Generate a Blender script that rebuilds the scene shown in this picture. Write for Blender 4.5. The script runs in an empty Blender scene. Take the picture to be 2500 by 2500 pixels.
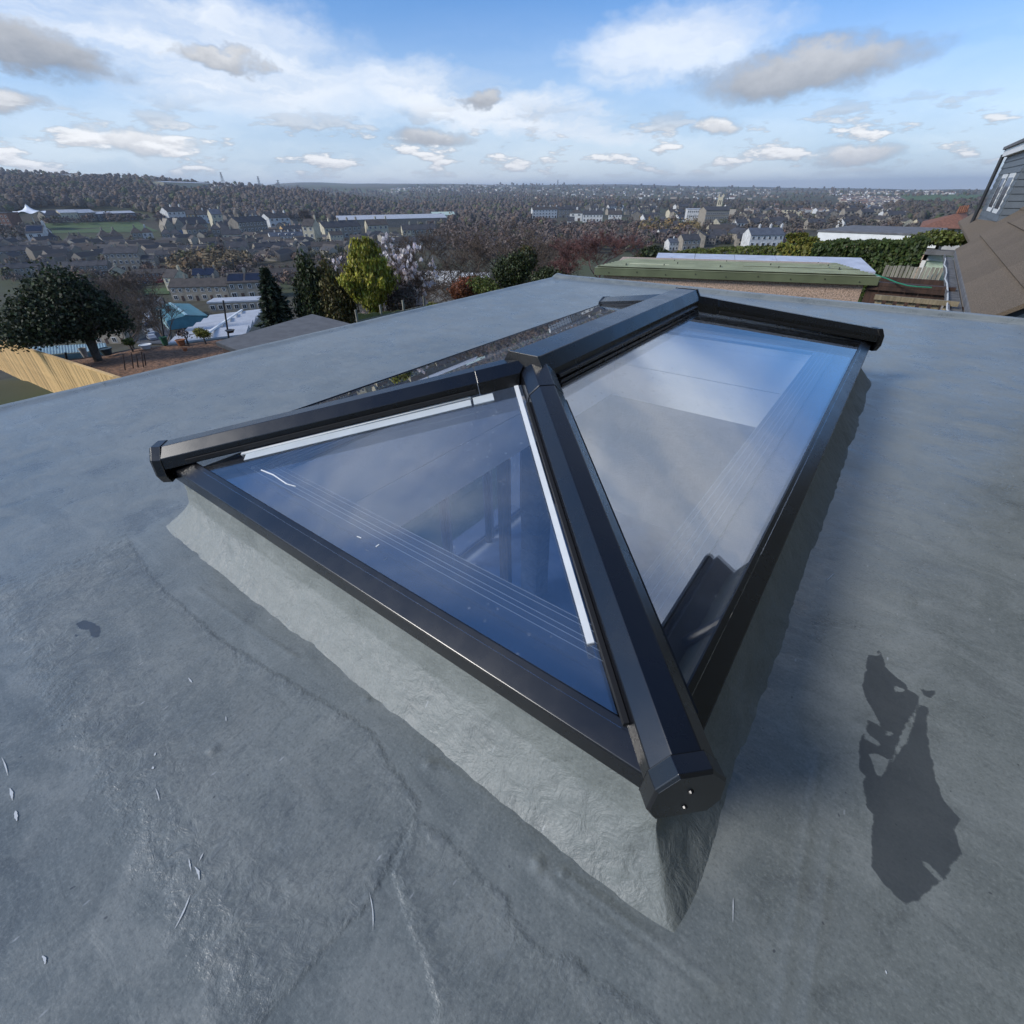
import bpy, math, random
import numpy as np
from mathutils import Vector, Matrix

random.seed(7)
rng = np.random.default_rng(11)
scene = bpy.context.scene
col = scene.collection
R = math.radians

# ------------------------------------------------------------------ camera
F_PX, YAW, PITCH, ROLL = 1149.2, -0.64748, 0.59825, -0.00951      # focal length in 2500 px picture
CAM = np.array([1.52215, -0.37272, 0.58405])
_fw = np.array([math.sin(YAW)*math.cos(PITCH), math.cos(YAW)*math.cos(PITCH), -math.sin(PITCH)])
_rt = np.array([math.cos(YAW), -math.sin(YAW), 0.0]); _up = np.cross(_rt, _fw)
C_R = _rt*math.cos(ROLL)+_up*math.sin(ROLL); C_U = -_rt*math.sin(ROLL)+_up*math.cos(ROLL); C_F = _fw
cd = bpy.data.cameras.new('camera'); cam = bpy.data.objects.new('camera', cd); col.objects.link(cam)
cd.sensor_width = 36; cd.lens = 36*F_PX/2500; cd.clip_start = 0.03; cd.clip_end = 60000
cam.matrix_world = Matrix(((C_R[0], C_U[0], -C_F[0], CAM[0]), (C_R[1], C_U[1], -C_F[1], CAM[1]),
                           (C_R[2], C_U[2], -C_F[2], CAM[2]), (0, 0, 0, 1)))
scene.camera = cam

def ray(x, y):
    d = C_F + C_R*(x-1250)/F_PX + C_U*(1250-y)/F_PX
    return d/np.linalg.norm(d)
def azel(x, y):
    d = ray(x, y); return math.degrees(math.atan2(d[0], d[1])), math.degrees(math.asin(d[2]))
def at(x, y, d):                                   # point at horizontal distance d along that sight line
    r = ray(x, y); return CAM + r*d/math.hypot(r[0], r[1])
def onz(x, y, z):
    r = ray(x, y); return CAM + r*(z-CAM[2])/r[2]

# ------------------------------------------------------------------ render / exposure
scene.view_settings.view_transform = 'Standard'; scene.view_settings.look = 'None'
scene.view_settings.exposure = 0.18; scene.view_settings.gamma = 1
scene.cycles.use_denoising = True
scene.cycles.max_bounces = 8; scene.cycles.transparent_max_bounces = 16
scene.cycles.sample_clamp_indirect = 6
scene.cycles.volume_bounces = 0
scene.render.film_transparent = False

# ------------------------------------------------------------------ node helper
class NT:
    def __init__(s, tree): s.t = tree; s.t.nodes.clear()
    def n(s, typ, **kw):
        nd = s.t.nodes.new(typ)
        for k, v in kw.items():
            if k == 'i':
                for kk, vv in v.items():
                    sock = nd.inputs[kk]
                    if isinstance(vv, bpy.types.NodeSocket): s.t.links.new(vv, sock)
                    else: sock.default_value = vv
            else: setattr(nd, k, v)
        return nd
    def m(s, op, a, b=None, c=None, clamp=False):
        nd = s.t.nodes.new('ShaderNodeMath'); nd.operation = op; nd.use_clamp = clamp
        for k, v in enumerate((a, b, c)):
            if v is None: continue
            if isinstance(v, bpy.types.NodeSocket): s.t.links.new(v, nd.inputs[k])
            else: nd.inputs[k].default_value = v
        return nd.outputs[0]
    def vm(s, op, a, b=None, out=0):
        nd = s.t.nodes.new('ShaderNodeVectorMath'); nd.operation = op
        for k, v in enumerate((a, b)):
            if v is None: continue
            if isinstance(v, bpy.types.NodeSocket): s.t.links.new(v, nd.inputs[k])
            else: nd.inputs[k].default_value = v
        return nd.outputs[out]
    def ramp(s, v, lo, hi, a=0.0, b=1.0, smooth=True):
        nd = s.t.nodes.new('ShaderNodeMapRange'); nd.interpolation_type = 'SMOOTHSTEP' if smooth else 'LINEAR'
        s.t.links.new(v, nd.inputs['Value'])
        for k, q in (('From Min', lo), ('From Max', hi), ('To Min', a), ('To Max', b)): nd.inputs[k].default_value = q
        return nd.outputs[0]
    def mix(s, f, a, b, typ='MIX'):
        nd = s.t.nodes.new('ShaderNodeMix'); nd.data_type = 'RGBA'; nd.blend_type = typ
        for k, v in ((0, f), (6, a), (7, b)):
            if isinstance(v, bpy.types.NodeSocket): s.t.links.new(v, nd.inputs[k])
            elif k == 0: nd.inputs[k].default_value = v
            else: nd.inputs[k].default_value = (*v, 1) if len(v) == 3 else v
        return nd.outputs[2]
    def noise(s, vec, scale, detail=3, rough=.5, dist=0.0, out='Fac'):
        nd = s.t.nodes.new('ShaderNodeTexNoise')
        if vec is not None: s.t.links.new(vec, nd.inputs['Vector'])
        nd.inputs['Scale'].default_value = scale; nd.inputs['Detail'].default_value = detail
        nd.inputs['Roughness'].default_value = rough; nd.inputs['Distortion'].default_value = dist
        return nd.outputs[out]
    def l(s, a, b): s.t.links.new(a, b)

# ------------------------------------------------------------------ world: daylight sky with cirrus veil and cumulus
SUN_AZ, SUN_EL = 214.0, 33.0
SKY = 0.105
w = bpy.data.worlds.new('World'); scene.world = w; w.use_nodes = True
T = NT(w.node_tree)
tc = T.n('ShaderNodeTexCoord').outputs['Generated']
sky = T.n('ShaderNodeTexSky', sky_type='NISHITA', sun_disc=False, sun_elevation=R(SUN_EL), sun_rotation=R(SUN_AZ),
          altitude=200, air_density=1.0, dust_density=0.6, ozone_density=2.0).outputs[0]
dirn = T.vm('NORMALIZE', tc)
sx = T.n('ShaderNodeSeparateXYZ', i={0: dirn})
X, Y, Z = sx.outputs
az = T.m('MULTIPLY', T.m('ARCTAN2', X, Y), 180/math.pi)
el = T.m('MULTIPLY', T.m('ARCSINE', Z), 180/math.pi)
ae = T.n('ShaderNodeCombineXYZ', i={0: az, 1: el}).outputs[0]
# distortion of the cloud outlines
aes = T.vm('MULTIPLY', ae, (1.0, 1.7, 1))
nz_c = T.vm('SUBTRACT', T.noise(aes, .30, 6, .6, out='Color'), (.5, .5, .5))
p_big = T.vm('ADD', ae, T.vm('MULTIPLY', nz_c, (8, 3.0, 0)))
p_small = T.vm('ADD', ae, T.vm('MULTIPLY', nz_c, (5, 2.2, 0)))
def cloud(vec, px, py, hw, hh, tilt, lo=1.0, hi=.55):
    a0, e0 = azel(px, py); a1 = azel(px+hw, py)[0]; a2 = azel(px-hw, py)[0]; e1 = azel(px, py-hh)[1]; e2 = azel(px, py+hh)[1]
    nd = T.t.nodes.new('ShaderNodeMapping'); nd.vector_type = 'TEXTURE'
    T.l(vec, nd.inputs[0]); nd.inputs['Location'].default_value = (a0, e0, 0)
    nd.inputs['Rotation'].default_value = (0, 0, R(tilt))
    nd.inputs['Scale'].default_value = ((a1-a2)/2, (e1-e2)/2, 1)
    ln = T.vm('LENGTH', nd.outputs[0], out=1)
    return nd.outputs[0], T.ramp(ln, lo, hi)
# larger flat cumulus: px centre, half sizes (photo px), tilt, grey 0..1 (1 = wholly dark)
CUM = [(1960, 172, 345, 80, 4, .75, 1), (90, 128, 260, 76, -8, .95, 1), (545, 145, 130, 38, -4, .5, 1), (20, 252, 135, 42, 0, .5, 0),
       (340, 345, 190, 40, -2, .05, 0), (1060, 340, 125, 34, -1, .6, 0), (1178, 245, 62, 26, 0, .7, 0),
       (1745, 303, 70, 28, 0, .0, 0), (2080, 383, 130, 30, 2, .2, 0)]
mk = None; shade = None
puff = T.n('ShaderNodeSeparateColor', i={0: T.vm('MULTIPLY', T.vm('ADD', nz_c, (.5, .5, .5)), (1, 1, 1))}).outputs[2]
for (px, py, hw, hh, ti, gr, big) in CUM:
    v, msk = cloud(p_big if big else p_small, px, py, hw, hh, ti, 1.0, .42)
    yy = T.m('ADD', T.n('ShaderNodeSeparateXYZ', i={0: v}).outputs[1], T.m('MULTIPLY', T.m('SUBTRACT', puff, .5), 1.6))
    sh = T.ramp(yy, -.9, 1.1, .10+.40*(1-gr), 1.0-.62*gr)              # bright crown, grey flat base
    if mk is None: mk, shade = msk, T.m('MULTIPLY', sh, msk)
    else:
        shade = T.m('ADD', T.m('MULTIPLY', shade, T.m('SUBTRACT', 1.0, msk)), T.m('MULTIPLY', sh, msk))
        mk = T.m('MAXIMUM', mk, msk)
# small cumulus row above the horizon, all round
bv = T.vm('MULTIPLY', ae, (.19, .68, 1))
b1 = T.noise(bv, 1.0, 5, .58); b2 = T.noise(T.vm('ADD', bv, (.03, .16, 0)), 1.0, 5, .58)
bm = T.m('MULTIPLY', T.ramp(b1, .51, .60), T.m('MULTIPLY', T.ramp(el, .6, 2.0), T.ramp(el, 7.0, 3.5)))
bsh = T.ramp(T.m('SUBTRACT', b1, b2), -.11, .08, .55, 1.0)
shade = T.m('ADD', T.m('MULTIPLY', shade, T.m('SUBTRACT', 1.0, bm)), T.m('MULTIPLY', bsh, bm))
mk = T.m('MAXIMUM', mk, bm)
# generic cumulus field over the rest of the dome (same kind of sky all round)
inv = T.m('DIVIDE', 1.0, T.m('MAXIMUM', T.m('ADD', Z, .06), .05))
flat = T.n('ShaderNodeCombineXYZ', i={0: T.m('MULTIPLY', X, inv), 1: T.m('MULTIPLY', Y, inv), 2: 0.3}).outputs[0]
g1 = T.noise(flat, 1.25, 6, .56, .3)
gm = T.m('MULTIPLY', T.ramp(g1, .56, .70), T.m('MULTIPLY', T.ramp(el, 18, 27), T.ramp(el, 62, 40, .08, .3)))
shade = T.m('ADD', T.m('MULTIPLY', shade, T.m('SUBTRACT', 1.0, gm)), T.m('MULTIPLY', T.ramp(g1, .56, .74, 1.0, .8), gm))
mk = T.m('MAXIMUM', mk, gm)
# cirrus veil
strk = T.noise(T.vm('MULTIPLY', p_big, (.05, .26, 1)), 1.0, 5, .55, .3)
VEIL = [(380, 100, 900, 230, -9, 1.0), (1250, 270, 640, 105, -8, 1.0), (1620, 130, 340, 130, 4, .85), (2330, 110, 160, 45, 8, .3)]
veil = None
for (px, py, hw, hh, ti, am) in VEIL:
    v, msk = cloud(p_big, px, py, hw, hh, ti, 1.2, .35)
    msk = T.m('MULTIPLY', msk, am)
    veil = msk if veil is None else T.m('MAXIMUM', veil, msk)
# the same sheet of thin cloud goes on upward at the right, as mirrored in the glass
veil = T.m('MULTIPLY', veil, T.ramp(strk, .30, .58, .45, 1.0))
nd = T.t.nodes.new('ShaderNodeMapping'); nd.vector_type = 'TEXTURE'; T.l(p_big, nd.inputs[0]); nd.inputs['Location'].default_value = (-2, 33, 0); nd.inputs['Scale'].default_value = (32, 14, 1)
veil = T.m('MAXIMUM', veil, T.m('MULTIPLY', T.ramp(T.vm('LENGTH', nd.outputs[0], out=1), 1.25, .35), .8))
gv = T.m('MULTIPLY', T.ramp(T.noise(flat, .8, 5, .58, .6), .42, .70, 0, .55), T.m('MULTIPLY', T.ramp(el, 16, 30), T.ramp(el, 70, 45, .25, 1)))
veil = T.m('MAXIMUM', veil, gv)
veil = T.m('MAXIMUM', veil, T.ramp(el, 0, 15, .8, 0), clamp=True)
vcol = T.mix(T.ramp(strk, .3, .7), (.62, .71, .84), (.91, .95, 1.0))
ccol = T.mix(shade, (.15, .18, .235), (1.0, 1.0, 1.0))
skl = T.mix(1.0, sky, (SKY*.60, SKY*.98, SKY*1.42), 'MULTIPLY')
c1 = T.mix(T.m('MULTIPLY', veil, .93), skl, vcol)
c2 = T.mix(T.m('MULTIPLY', mk, .93), c1, ccol)
c3 = T.mix(T.ramp(el, -3, -.5), (.10, .10, .09), c2)
bg = T.n('ShaderNodeBackground', i={'Color': c3, 'Strength': 1.0})
wo = T.n('ShaderNodeOutputWorld'); T.l(bg.outputs[0], wo.inputs[0])
w.cycles.sampling_method = 'MANUAL'; w.cycles.sample_map_resolution = 256

# ------------------------------------------------------------------ sun (softened by the thin veil)
sd = bpy.data.lights.new('sun', 'SUN'); sd.energy = 2.75; sd.angle = R(16); sd.color = (1.0, .95, .88)
so = bpy.data.objects.new('sun', sd); col.objects.link(so)
SUNV = Vector((math.sin(R(SUN_AZ))*math.cos(R(SUN_EL)), math.cos(R(SUN_AZ))*math.cos(R(SUN_EL)), math.sin(R(SUN_EL))))
so.rotation_euler = (-SUNV).to_track_quat('-Z', 'Y').to_euler(); so.location = SUNV*50

# ------------------------------------------------------------------ materials
M = {}
def pbr(name, colr, rough=.6, var=0.0, scale=4.0, bump=0.0, bscale=None, spec=.5, metal=0.0, col2=None, detail=4, tint=False, coords='Object', stretch=None, rand=0.0):
    m = bpy.data.materials.new(name); m.use_nodes = True; t = NT(m.node_tree)
    b = t.n('ShaderNodeBsdfPrincipled'); o = t.n('ShaderNodeOutputMaterial'); t.l(b.outputs[0], o.inputs[0])
    b.inputs['Roughness'].default_value = rough; b.inputs['Metallic'].default_value = metal
    b.inputs['Specular IOR Level'].default_value = spec
    vec = t.n('ShaderNodeTexCoord').outputs[coords]
    if stretch: vec = t.vm('MULTIPLY', vec, stretch)
    c = None
    if var or col2:
        nz = t.noise(vec, scale, detail, .6)
        k = t.ramp(nz, .3, .7)
        c2 = col2 or tuple(max(0, q*(1-var)) for q in colr)
        c1 = colr if col2 else tuple(q*(1+var) for q in colr)
        c = t.mix(k, c1, c2)
    if tint:
        at_ = t.n('ShaderNodeAttribute', attribute_name='tint').outputs['Color']
        c = t.mix(1.0, c if c is not None else colr, at_, 'MULTIPLY')
    if rand:
        rr_ = t.n('ShaderNodeObjectInfo').outputs['Random']; kk = t.ramp(rr_, 0, 1, 1-rand, 1+rand, False)
        c = t.mix(1.0, c if c is not None else colr, t.n('ShaderNodeCombineXYZ', i={0: kk, 1: kk, 2: kk}).outputs[0], 'MULTIPLY')
    if c is None: b.inputs['Base Color'].default_value = (*colr, 1)
    else: t.l(c, b.inputs['Base Color'])
    if bump:
        bn = t.n('ShaderNodeBump', i={'Height': t.noise(vec, bscale or scale*3, 5, .6), 'Strength': 1.0, 'Distance': bump})
        t.l(bn.outputs[0], b.inputs['Normal'])
    M[name] = m
    return m

# ------------------------------------------------------------------ mesh helpers
def mk_obj(name, data, parent=None, label=None, cat=None, group=None, kind=None):
    o = bpy.data.objects.new(name, data); col.objects.link(o)
    if parent is not None: o.parent = parent
    if label: o['label'] = label
    if cat: o['category'] = cat
    if group: o['group'] = group
    if kind: o['kind'] = kind
    return o
def np_mesh(name, V, Fc, mat=None, smooth=False, tint=None, attrs=None):
    me = bpy.data.meshes.new(name); V = np.ascontiguousarray(V, np.float32); Fc = np.ascontiguousarray(Fc, np.int32)
    k = Fc.shape[1]; nf = len(Fc)
    me.vertices.add(len(V)); me.vertices.foreach_set('co', V.ravel())
    me.loops.add(nf*k); me.loops.foreach_set('vertex_index', Fc.ravel())
    me.polygons.add(nf); me.polygons.foreach_set('loop_start', np.arange(0, nf*k, k, dtype=np.int32))
    me.polygons.foreach_set('use_smooth', np.full(nf, bool(smooth)))
    me.update(calc_edges=True)
    if tint is not None:
        a = me.attributes.new('tint', 'FLOAT_COLOR', 'POINT'); a.data.foreach_set('color', np.ascontiguousarray(tint, np.float32).ravel())
    for an, av in (attrs or {}).items():
        a = me.attributes.new(an, 'FLOAT', 'POINT'); a.data.foreach_set('value', np.ascontiguousarray(av, np.float32).ravel())
    for q in ([mat] if isinstance(mat, (str, type(None))) else mat):
        if q: me.materials.append(M[q])
    me.validate()
    return me
class MB:
    def __init__(s): s.v = []; s.f = []; s.mi = []; s.cur = 0
    def add(s, vs, fs):
        b = len(s.v); s.v += [tuple(map(float, q)) for q in vs]; s.f += [tuple(b+i for i in f) for f in fs]; s.mi += [s.cur]*len(fs); return s
    def box(s, x0, x1, y0, y1, z0, z1):
        return s.add([(x0,y0,z0),(x1,y0,z0),(x1,y1,z0),(x0,y1,z0),(x0,y0,z1),(x1,y0,z1),(x1,y1,z1),(x0,y1,z1)],
                     [(0,3,2,1),(4,5,6,7),(0,1,5,4),(1,2,6,5),(2,3,7,6),(3,0,4,7)])
    def bar(s, p0, p1, a, b, up=(0,0,1)):                       # rectangular bar a wide, b tall
        p0 = Vector(p0); p1 = Vector(p1); t = (p1-p0).normalized(); sd_ = t.cross(Vector(up)).normalized(); v = sd_.cross(t)
        q = [sd_*i*a/2+v*j*b/2 for i, j in ((-1,-1),(1,-1),(1,1),(-1,1))]
        return s.add([p0+k for k in q]+[p1+k for k in q], [(0,1,2,3),(7,6,5,4),(0,4,5,1),(1,5,6,2),(2,6,7,3),(3,7,4,0)])
    def sweep(s, prof, p0, p1, up=(0,0,1), caps=True, cut0=None, cut1=None):   # closed profile (u lateral, v up)
        p0 = Vector(p0); p1 = Vector(p1); t = (p1-p0).normalized(); sd_ = t.cross(Vector(up)).normalized(); v = sd_.cross(t); n = len(prof)
        def ring(p, cut):
            r = [p+sd_*a+v*b for a, b in prof]
            if cut: r = [q + t*((Vector(cut[0])-q).dot(Vector(cut[1]))/t.dot(Vector(cut[1]))) for q in r]
            return r
        fs = [(i, i+n, (i+1) % n+n, (i+1) % n) for i in range(n)]
        if caps: fs += [tuple(range(n)), tuple(range(2*n-1, n-1, -1))]
        return s.add(ring(p0, cut0)+ring(p1, cut1), fs)
    def tube(s, p0, p1, r0, r1=None, n=6):
        r1 = r0 if r1 is None else r1
        p0 = Vector(p0); p1 = Vector(p1); t = (p1-p0).normalized(); a = t.orthogonal().normalized(); b = t.cross(a)
        ring = lambda p, r: [p+(a*math.cos(2*math.pi*i/n)+b*math.sin(2*math.pi*i/n))*r for i in range(n)]
        return s.add(ring(p0, r0)+ring(p1, r1), [(i, (i+1) % n, (i+1) % n+n, i+n) for i in range(n)]+[tuple(range(n-1, -1, -1)), tuple(range(n, 2*n))])
    def prism(s, poly, axis, a, b):                             # polygon in the other two axes, extruded along axis a..b
        n = len(poly)
        def pt(p, k):
            return {'x': (k, p[0], p[1]), 'y': (p[0], k, p[1]), 'z': (p[0], p[1], k)}[axis]
        return s.add([pt(p, a) for p in poly]+[pt(p, b) for p in poly],
                     [(i, (i+1) % n, (i+1) % n+n, i+n) for i in range(n)]+[tuple(range(n-1, -1, -1)), tuple(range(n, 2*n))])
    def mesh(s, name, mats, smooth=False):
        me = bpy.data.meshes.new(name); me.from_pydata(s.v, [], s.f); me.update()
        for q in ([mats] if isinstance(mats, str) else mats): me.materials.append(M[q])
        if any(s.mi): me.polygons.foreach_set('material_index', s.mi)
        if smooth: me.polygons.foreach_set('use_smooth', [True]*len(me.polygons))
        return me
    def obj(s, name, mats, parent=None, smooth=False, bevel=0, **kw):
        o = mk_obj(name, s.mesh(name, mats, smooth), parent, **kw)
        if bevel:
            md = o.modifiers.new('bevel', 'BEVEL'); md.width = bevel; md.segments = 2; md.limit_method = 'ANGLE'; md.angle_limit = R(25)
            md.harden_normals = False
        return o
def empty(name, loc=(0,0,0), rz=0.0, scale=(1,1,1), **kw):
    o = mk_obj(name, None, **kw); o.location = loc; o.rotation_euler = (0,0,rz); o.scale = scale; o.empty_display_size = .2
    return o
def copy_tree(src, loc, rz, scale, label, group=None):
    o = src.copy(); col.objects.link(o); o.location = loc; o.rotation_euler = (0,0,rz); o.scale = scale; o['label'] = label
    if group: o['group'] = group
    for ch in KIDS.get(src.name, []):
        c = ch.copy(); col.objects.link(c); c.parent = o
        for g_ in KIDS.get(ch.name, []):
            q_ = g_.copy(); col.objects.link(q_); q_.parent = c
    return o
KIDS = {}

# value noise in numpy
_tab = rng.random((256, 256))
def vnoise(x, y, sc, seed=0):
    x = np.asarray(x)*sc+seed*17.3; y = np.asarray(y)*sc+seed*9.7
    xi = np.floor(x).astype(int); yi = np.floor(y).astype(int); fx = x-xi; fy = y-yi
    fx = fx*fx*(3-2*fx); fy = fy*fy*(3-2*fy)
    g = lambda a, b: _tab[a & 255, b & 255]
    return (g(xi, yi)*(1-fx)+g(xi+1, yi)*fx)*(1-fy)+(g(xi, yi+1)*(1-fx)+g(xi+1, yi+1)*fx)*fy
def fbm(x, y, sc, o=4, seed=0):
    r = 0; a = .5; 
    for k in range(o): r = r+a*vnoise(x, y, sc*2**k, seed+k); a *= .5
    return r/(1-.5**o)
def poly_sd(px, py, poly):                                      # signed distance, + inside
    P = np.array(poly); n = len(P); d = np.full(px.shape, 1e9); ins = np.zeros(px.shape, bool)
    for i in range(n):
        a = P[i]; b = P[(i+1) % n]; e = b-a; t = np.clip(((px-a[0])*e[0]+(py-a[1])*e[1])/(e@e+1e-12), 0, 1)
        d = np.minimum(d, np.hypot(px-a[0]-e[0]*t, py-a[1]-e[1]*t))
        c = ((a[1] > py) != (b[1] > py)) & (px < (b[0]-a[0])*(py-a[1])/((b[1]-a[1]) or 1e-9)+a[0]); ins ^= c
    return np.where(ins, d, -d)
def smooth(x, a, b):
    t = np.clip((x-a)/(b-a), 0, 1); return t*t*(3-2*t)

# ================================================================== TERRAIN (one sheet out to the horizon)
AZK = np.array([-180, -110, -88, -78, -70, -63, -57, -47, -37, -27, -17, -8, 0, 8, 30, 110, 180.])
DK = np.array([0, 8, 14, 20, 28, 33, 40, 70, 120, 180, 260, 380, 520, 700, 900, 1200, 1600, 2200, 3000, 4500, 7000, 11000, 16000.])
_near = [-3.3, -3.4, -4.4, -5.2, -5.9, -8.6, -10.6, -18, -29, -34.5, -35, -35]
_rgt = [-3.3, -3.3, -3.3, -3.3, -3.4, -4.2, -5.6, -11, -21, -29, -33, -34]
_far = {-110: [-30, -26, -8, 12, 36, 62, 66, 60, 50, 30, 0], -88: [-30, -26, -8, 12, 36, 62, 66, 60, 50, 30, 0],
        -78: [-30, -27, -12, 8, 32, 54, 50, 45, 40, 30, 0], -70: [-32, -28, -18, 2, 26, 47, 40, 40, 40, 30, 0], -63: [-33, -30, -24, -6, 14, 27, 22, 35, 60, 30, 0],
        -57: [-34, -32, -29, -14, 2, -8, -8, 45, 98, 40, 0], -47: [-34, -34, -33, -31, -27, -22, -12, 35, 84, 40, 0],
        -37: [-34, -34, -34, -33, -28, -20, -10, 30, 62, 40, 0], -27: [-34, -34, -34, -33, -30, -25, -18, 18, 62, 40, 0],
        -17: [-34, -34, -34, -33, -31, -27, -22, 0, 24, 20, 0], -8: [-34, -34, -34, -33, -31, -27, -24, -8, -2, -20, -60],
        0: [-34, -34, -34, -33, -30, -24, -20, -16, -24, -60, -120], 8: [-34, -33, -32, -30, -26, -20, -18, -18, -30, -70, -140],
        30: [-34, -33, -32, -30, -26, -20, -18, -18, -30, -70, -140]}
_hk = []
for a in AZK:
    b = min(max(a, -110), 30); 
    nr = _near if b < -32 else _rgt
    if b < -76: nr = [-3.3, -3.5, -4.8, -5.5, -6.5, -6.95, -8.2, -17, -29, -34.5, -35, -35]
    if a in (110., 180., -180.): nr = [-3.3, -3.3, -3.2, -3, -2.6, -2.2, -2, 0, 4, 8, 12, 18]; fr = [22, 26, 30, 36, 40, 44, 40, 30, 10, -30, -60]
    else: fr = _far[int(b)]
    _hk.append(nr+fr)
_hk = np.array(_hk, float)
def terrain(x, y, rough=True):
    x = np.asarray(x, float); y = np.asarray(y, float)
    dx = x-CAM[0]; dy = y-CAM[1]; d = np.hypot(dx, dy); a = np.degrees(np.arctan2(dx, dy))
    i = np.clip(np.searchsorted(AZK, a)-1, 0, len(AZK)-2); u = (a-AZK[i])/(AZK[i+1]-AZK[i]); u = u*u*(3-2*u)
    j = np.clip(np.searchsorted(DK, d)-1, 0, len(DK)-2); v = np.clip((d-DK[j])/(DK[j+1]-DK[j]), 0, 1)
    h = (_hk[i, j]*(1-u)+_hk[i+1, j]*u)*(1-v)+(_hk[i, j+1]*(1-u)+_hk[i+1, j+1]*u)*v
    if rough:
        amp = np.clip((d-700)/900, 0, 1)
        h = h+amp*(fbm(x, y, 1/420., 3, 3)-.5)*np.clip(d/260., 0, 22)
    return h
def hit(px, py, dmin=30):
    r = ray(px, py); h = math.hypot(r[0], r[1]); d = np.geomspace(dmin, 15000, 1600)
    xs = CAM[0]+r[0]/h*d; ys = CAM[1]+r[1]/h*d; zs = CAM[2]+r[2]/h*d
    b = np.nonzero(zs <= terrain(xs, ys))[0]
    if len(b) == 0: return None
    k = b[0]; return np.array([xs[k], ys[k], float(terrain(xs[k], ys[k]))]), float(d[k])

def ground_material():
    m = bpy.data.materials.new('ground'); m.use_nodes = True; t = NT(m.node_tree)
    b = t.n('ShaderNodeBsdfPrincipled'); o = t.n('ShaderNodeOutputMaterial'); t.l(b.outputs[0], o.inputs[0])
    p = t.n('ShaderNodeTexCoord').outputs['Object']
    n1 = t.noise(p, .012, 5, .6); n2 = t.noise(p, .15, 4, .6); n3 = t.noise(p, .0016, 4, .55, .4)
    vor = t.n('ShaderNodeTexVoronoi', i={'Vector': p, 'Scale': .0042})
    fld = t.n('ShaderNodeSeparateColor', i={0: vor.outputs['Color']}).outputs[0]
    scrub = t.mix(t.ramp(n2, .3, .7), (.062, .052, .038), (.095, .085, .06))
    scrub = t.mix(t.ramp(n1, .4, .65), scrub, (.075, .085, .042))
    field = t.mix(t.ramp(fld, .2, .8, smooth=False), (.10, .12, .06), (.17, .14, .10))
    d = t.vm('LENGTH', p, out=1)
    far = t.m('MULTIPLY', t.ramp(d, 1800, 3500), t.ramp(n3, .40, .58))
    c = t.mix(far, scrub, field)
    lawn = t.m('MULTIPLY', t.ramp(d, 30, 22), 1.0)
    c = t.mix(lawn, c, t.mix(t.ramp(t.noise(p, 9, 4), .3, .7), (.05, .085, .022), (.09, .12, .035)))
    t.l(c, b.inputs['Base Color']); b.inputs['Roughness'].default_value = .95; b.inputs['Specular IOR Level'].default_value = .15
    M['ground'] = m
ground_material()
aa = np.radians(np.concatenate([np.arange(-180, -96, 4), np.arange(-96, 14, .5), np.arange(14, 181, 4)]))
dd = np.concatenate([[0.01], np.geomspace(3, 15500, 190)])
A, D_ = np.meshgrid(aa, dd, indexing='ij'); gx = CAM[0]+np.sin(A)*D_; gy = CAM[1]+np.cos(A)*D_; gz_ = terrain(gx, gy)
na, nd_ = A.shape; ii = np.arange(na*nd_).reshape(na, nd_)
Fq = np.stack([ii[:-1, :-1], ii[:-1, 1:], ii[1:, 1:], ii[1:, :-1]], -1).reshape(-1, 4)
mk_obj('ground', np_mesh('ground', np.stack([gx, gy, gz_], -1).reshape(-1, 3), Fq, 'ground', True), kind='structure',
       label='green and brown valley ground rising to distant hills', cat='ground')

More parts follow.
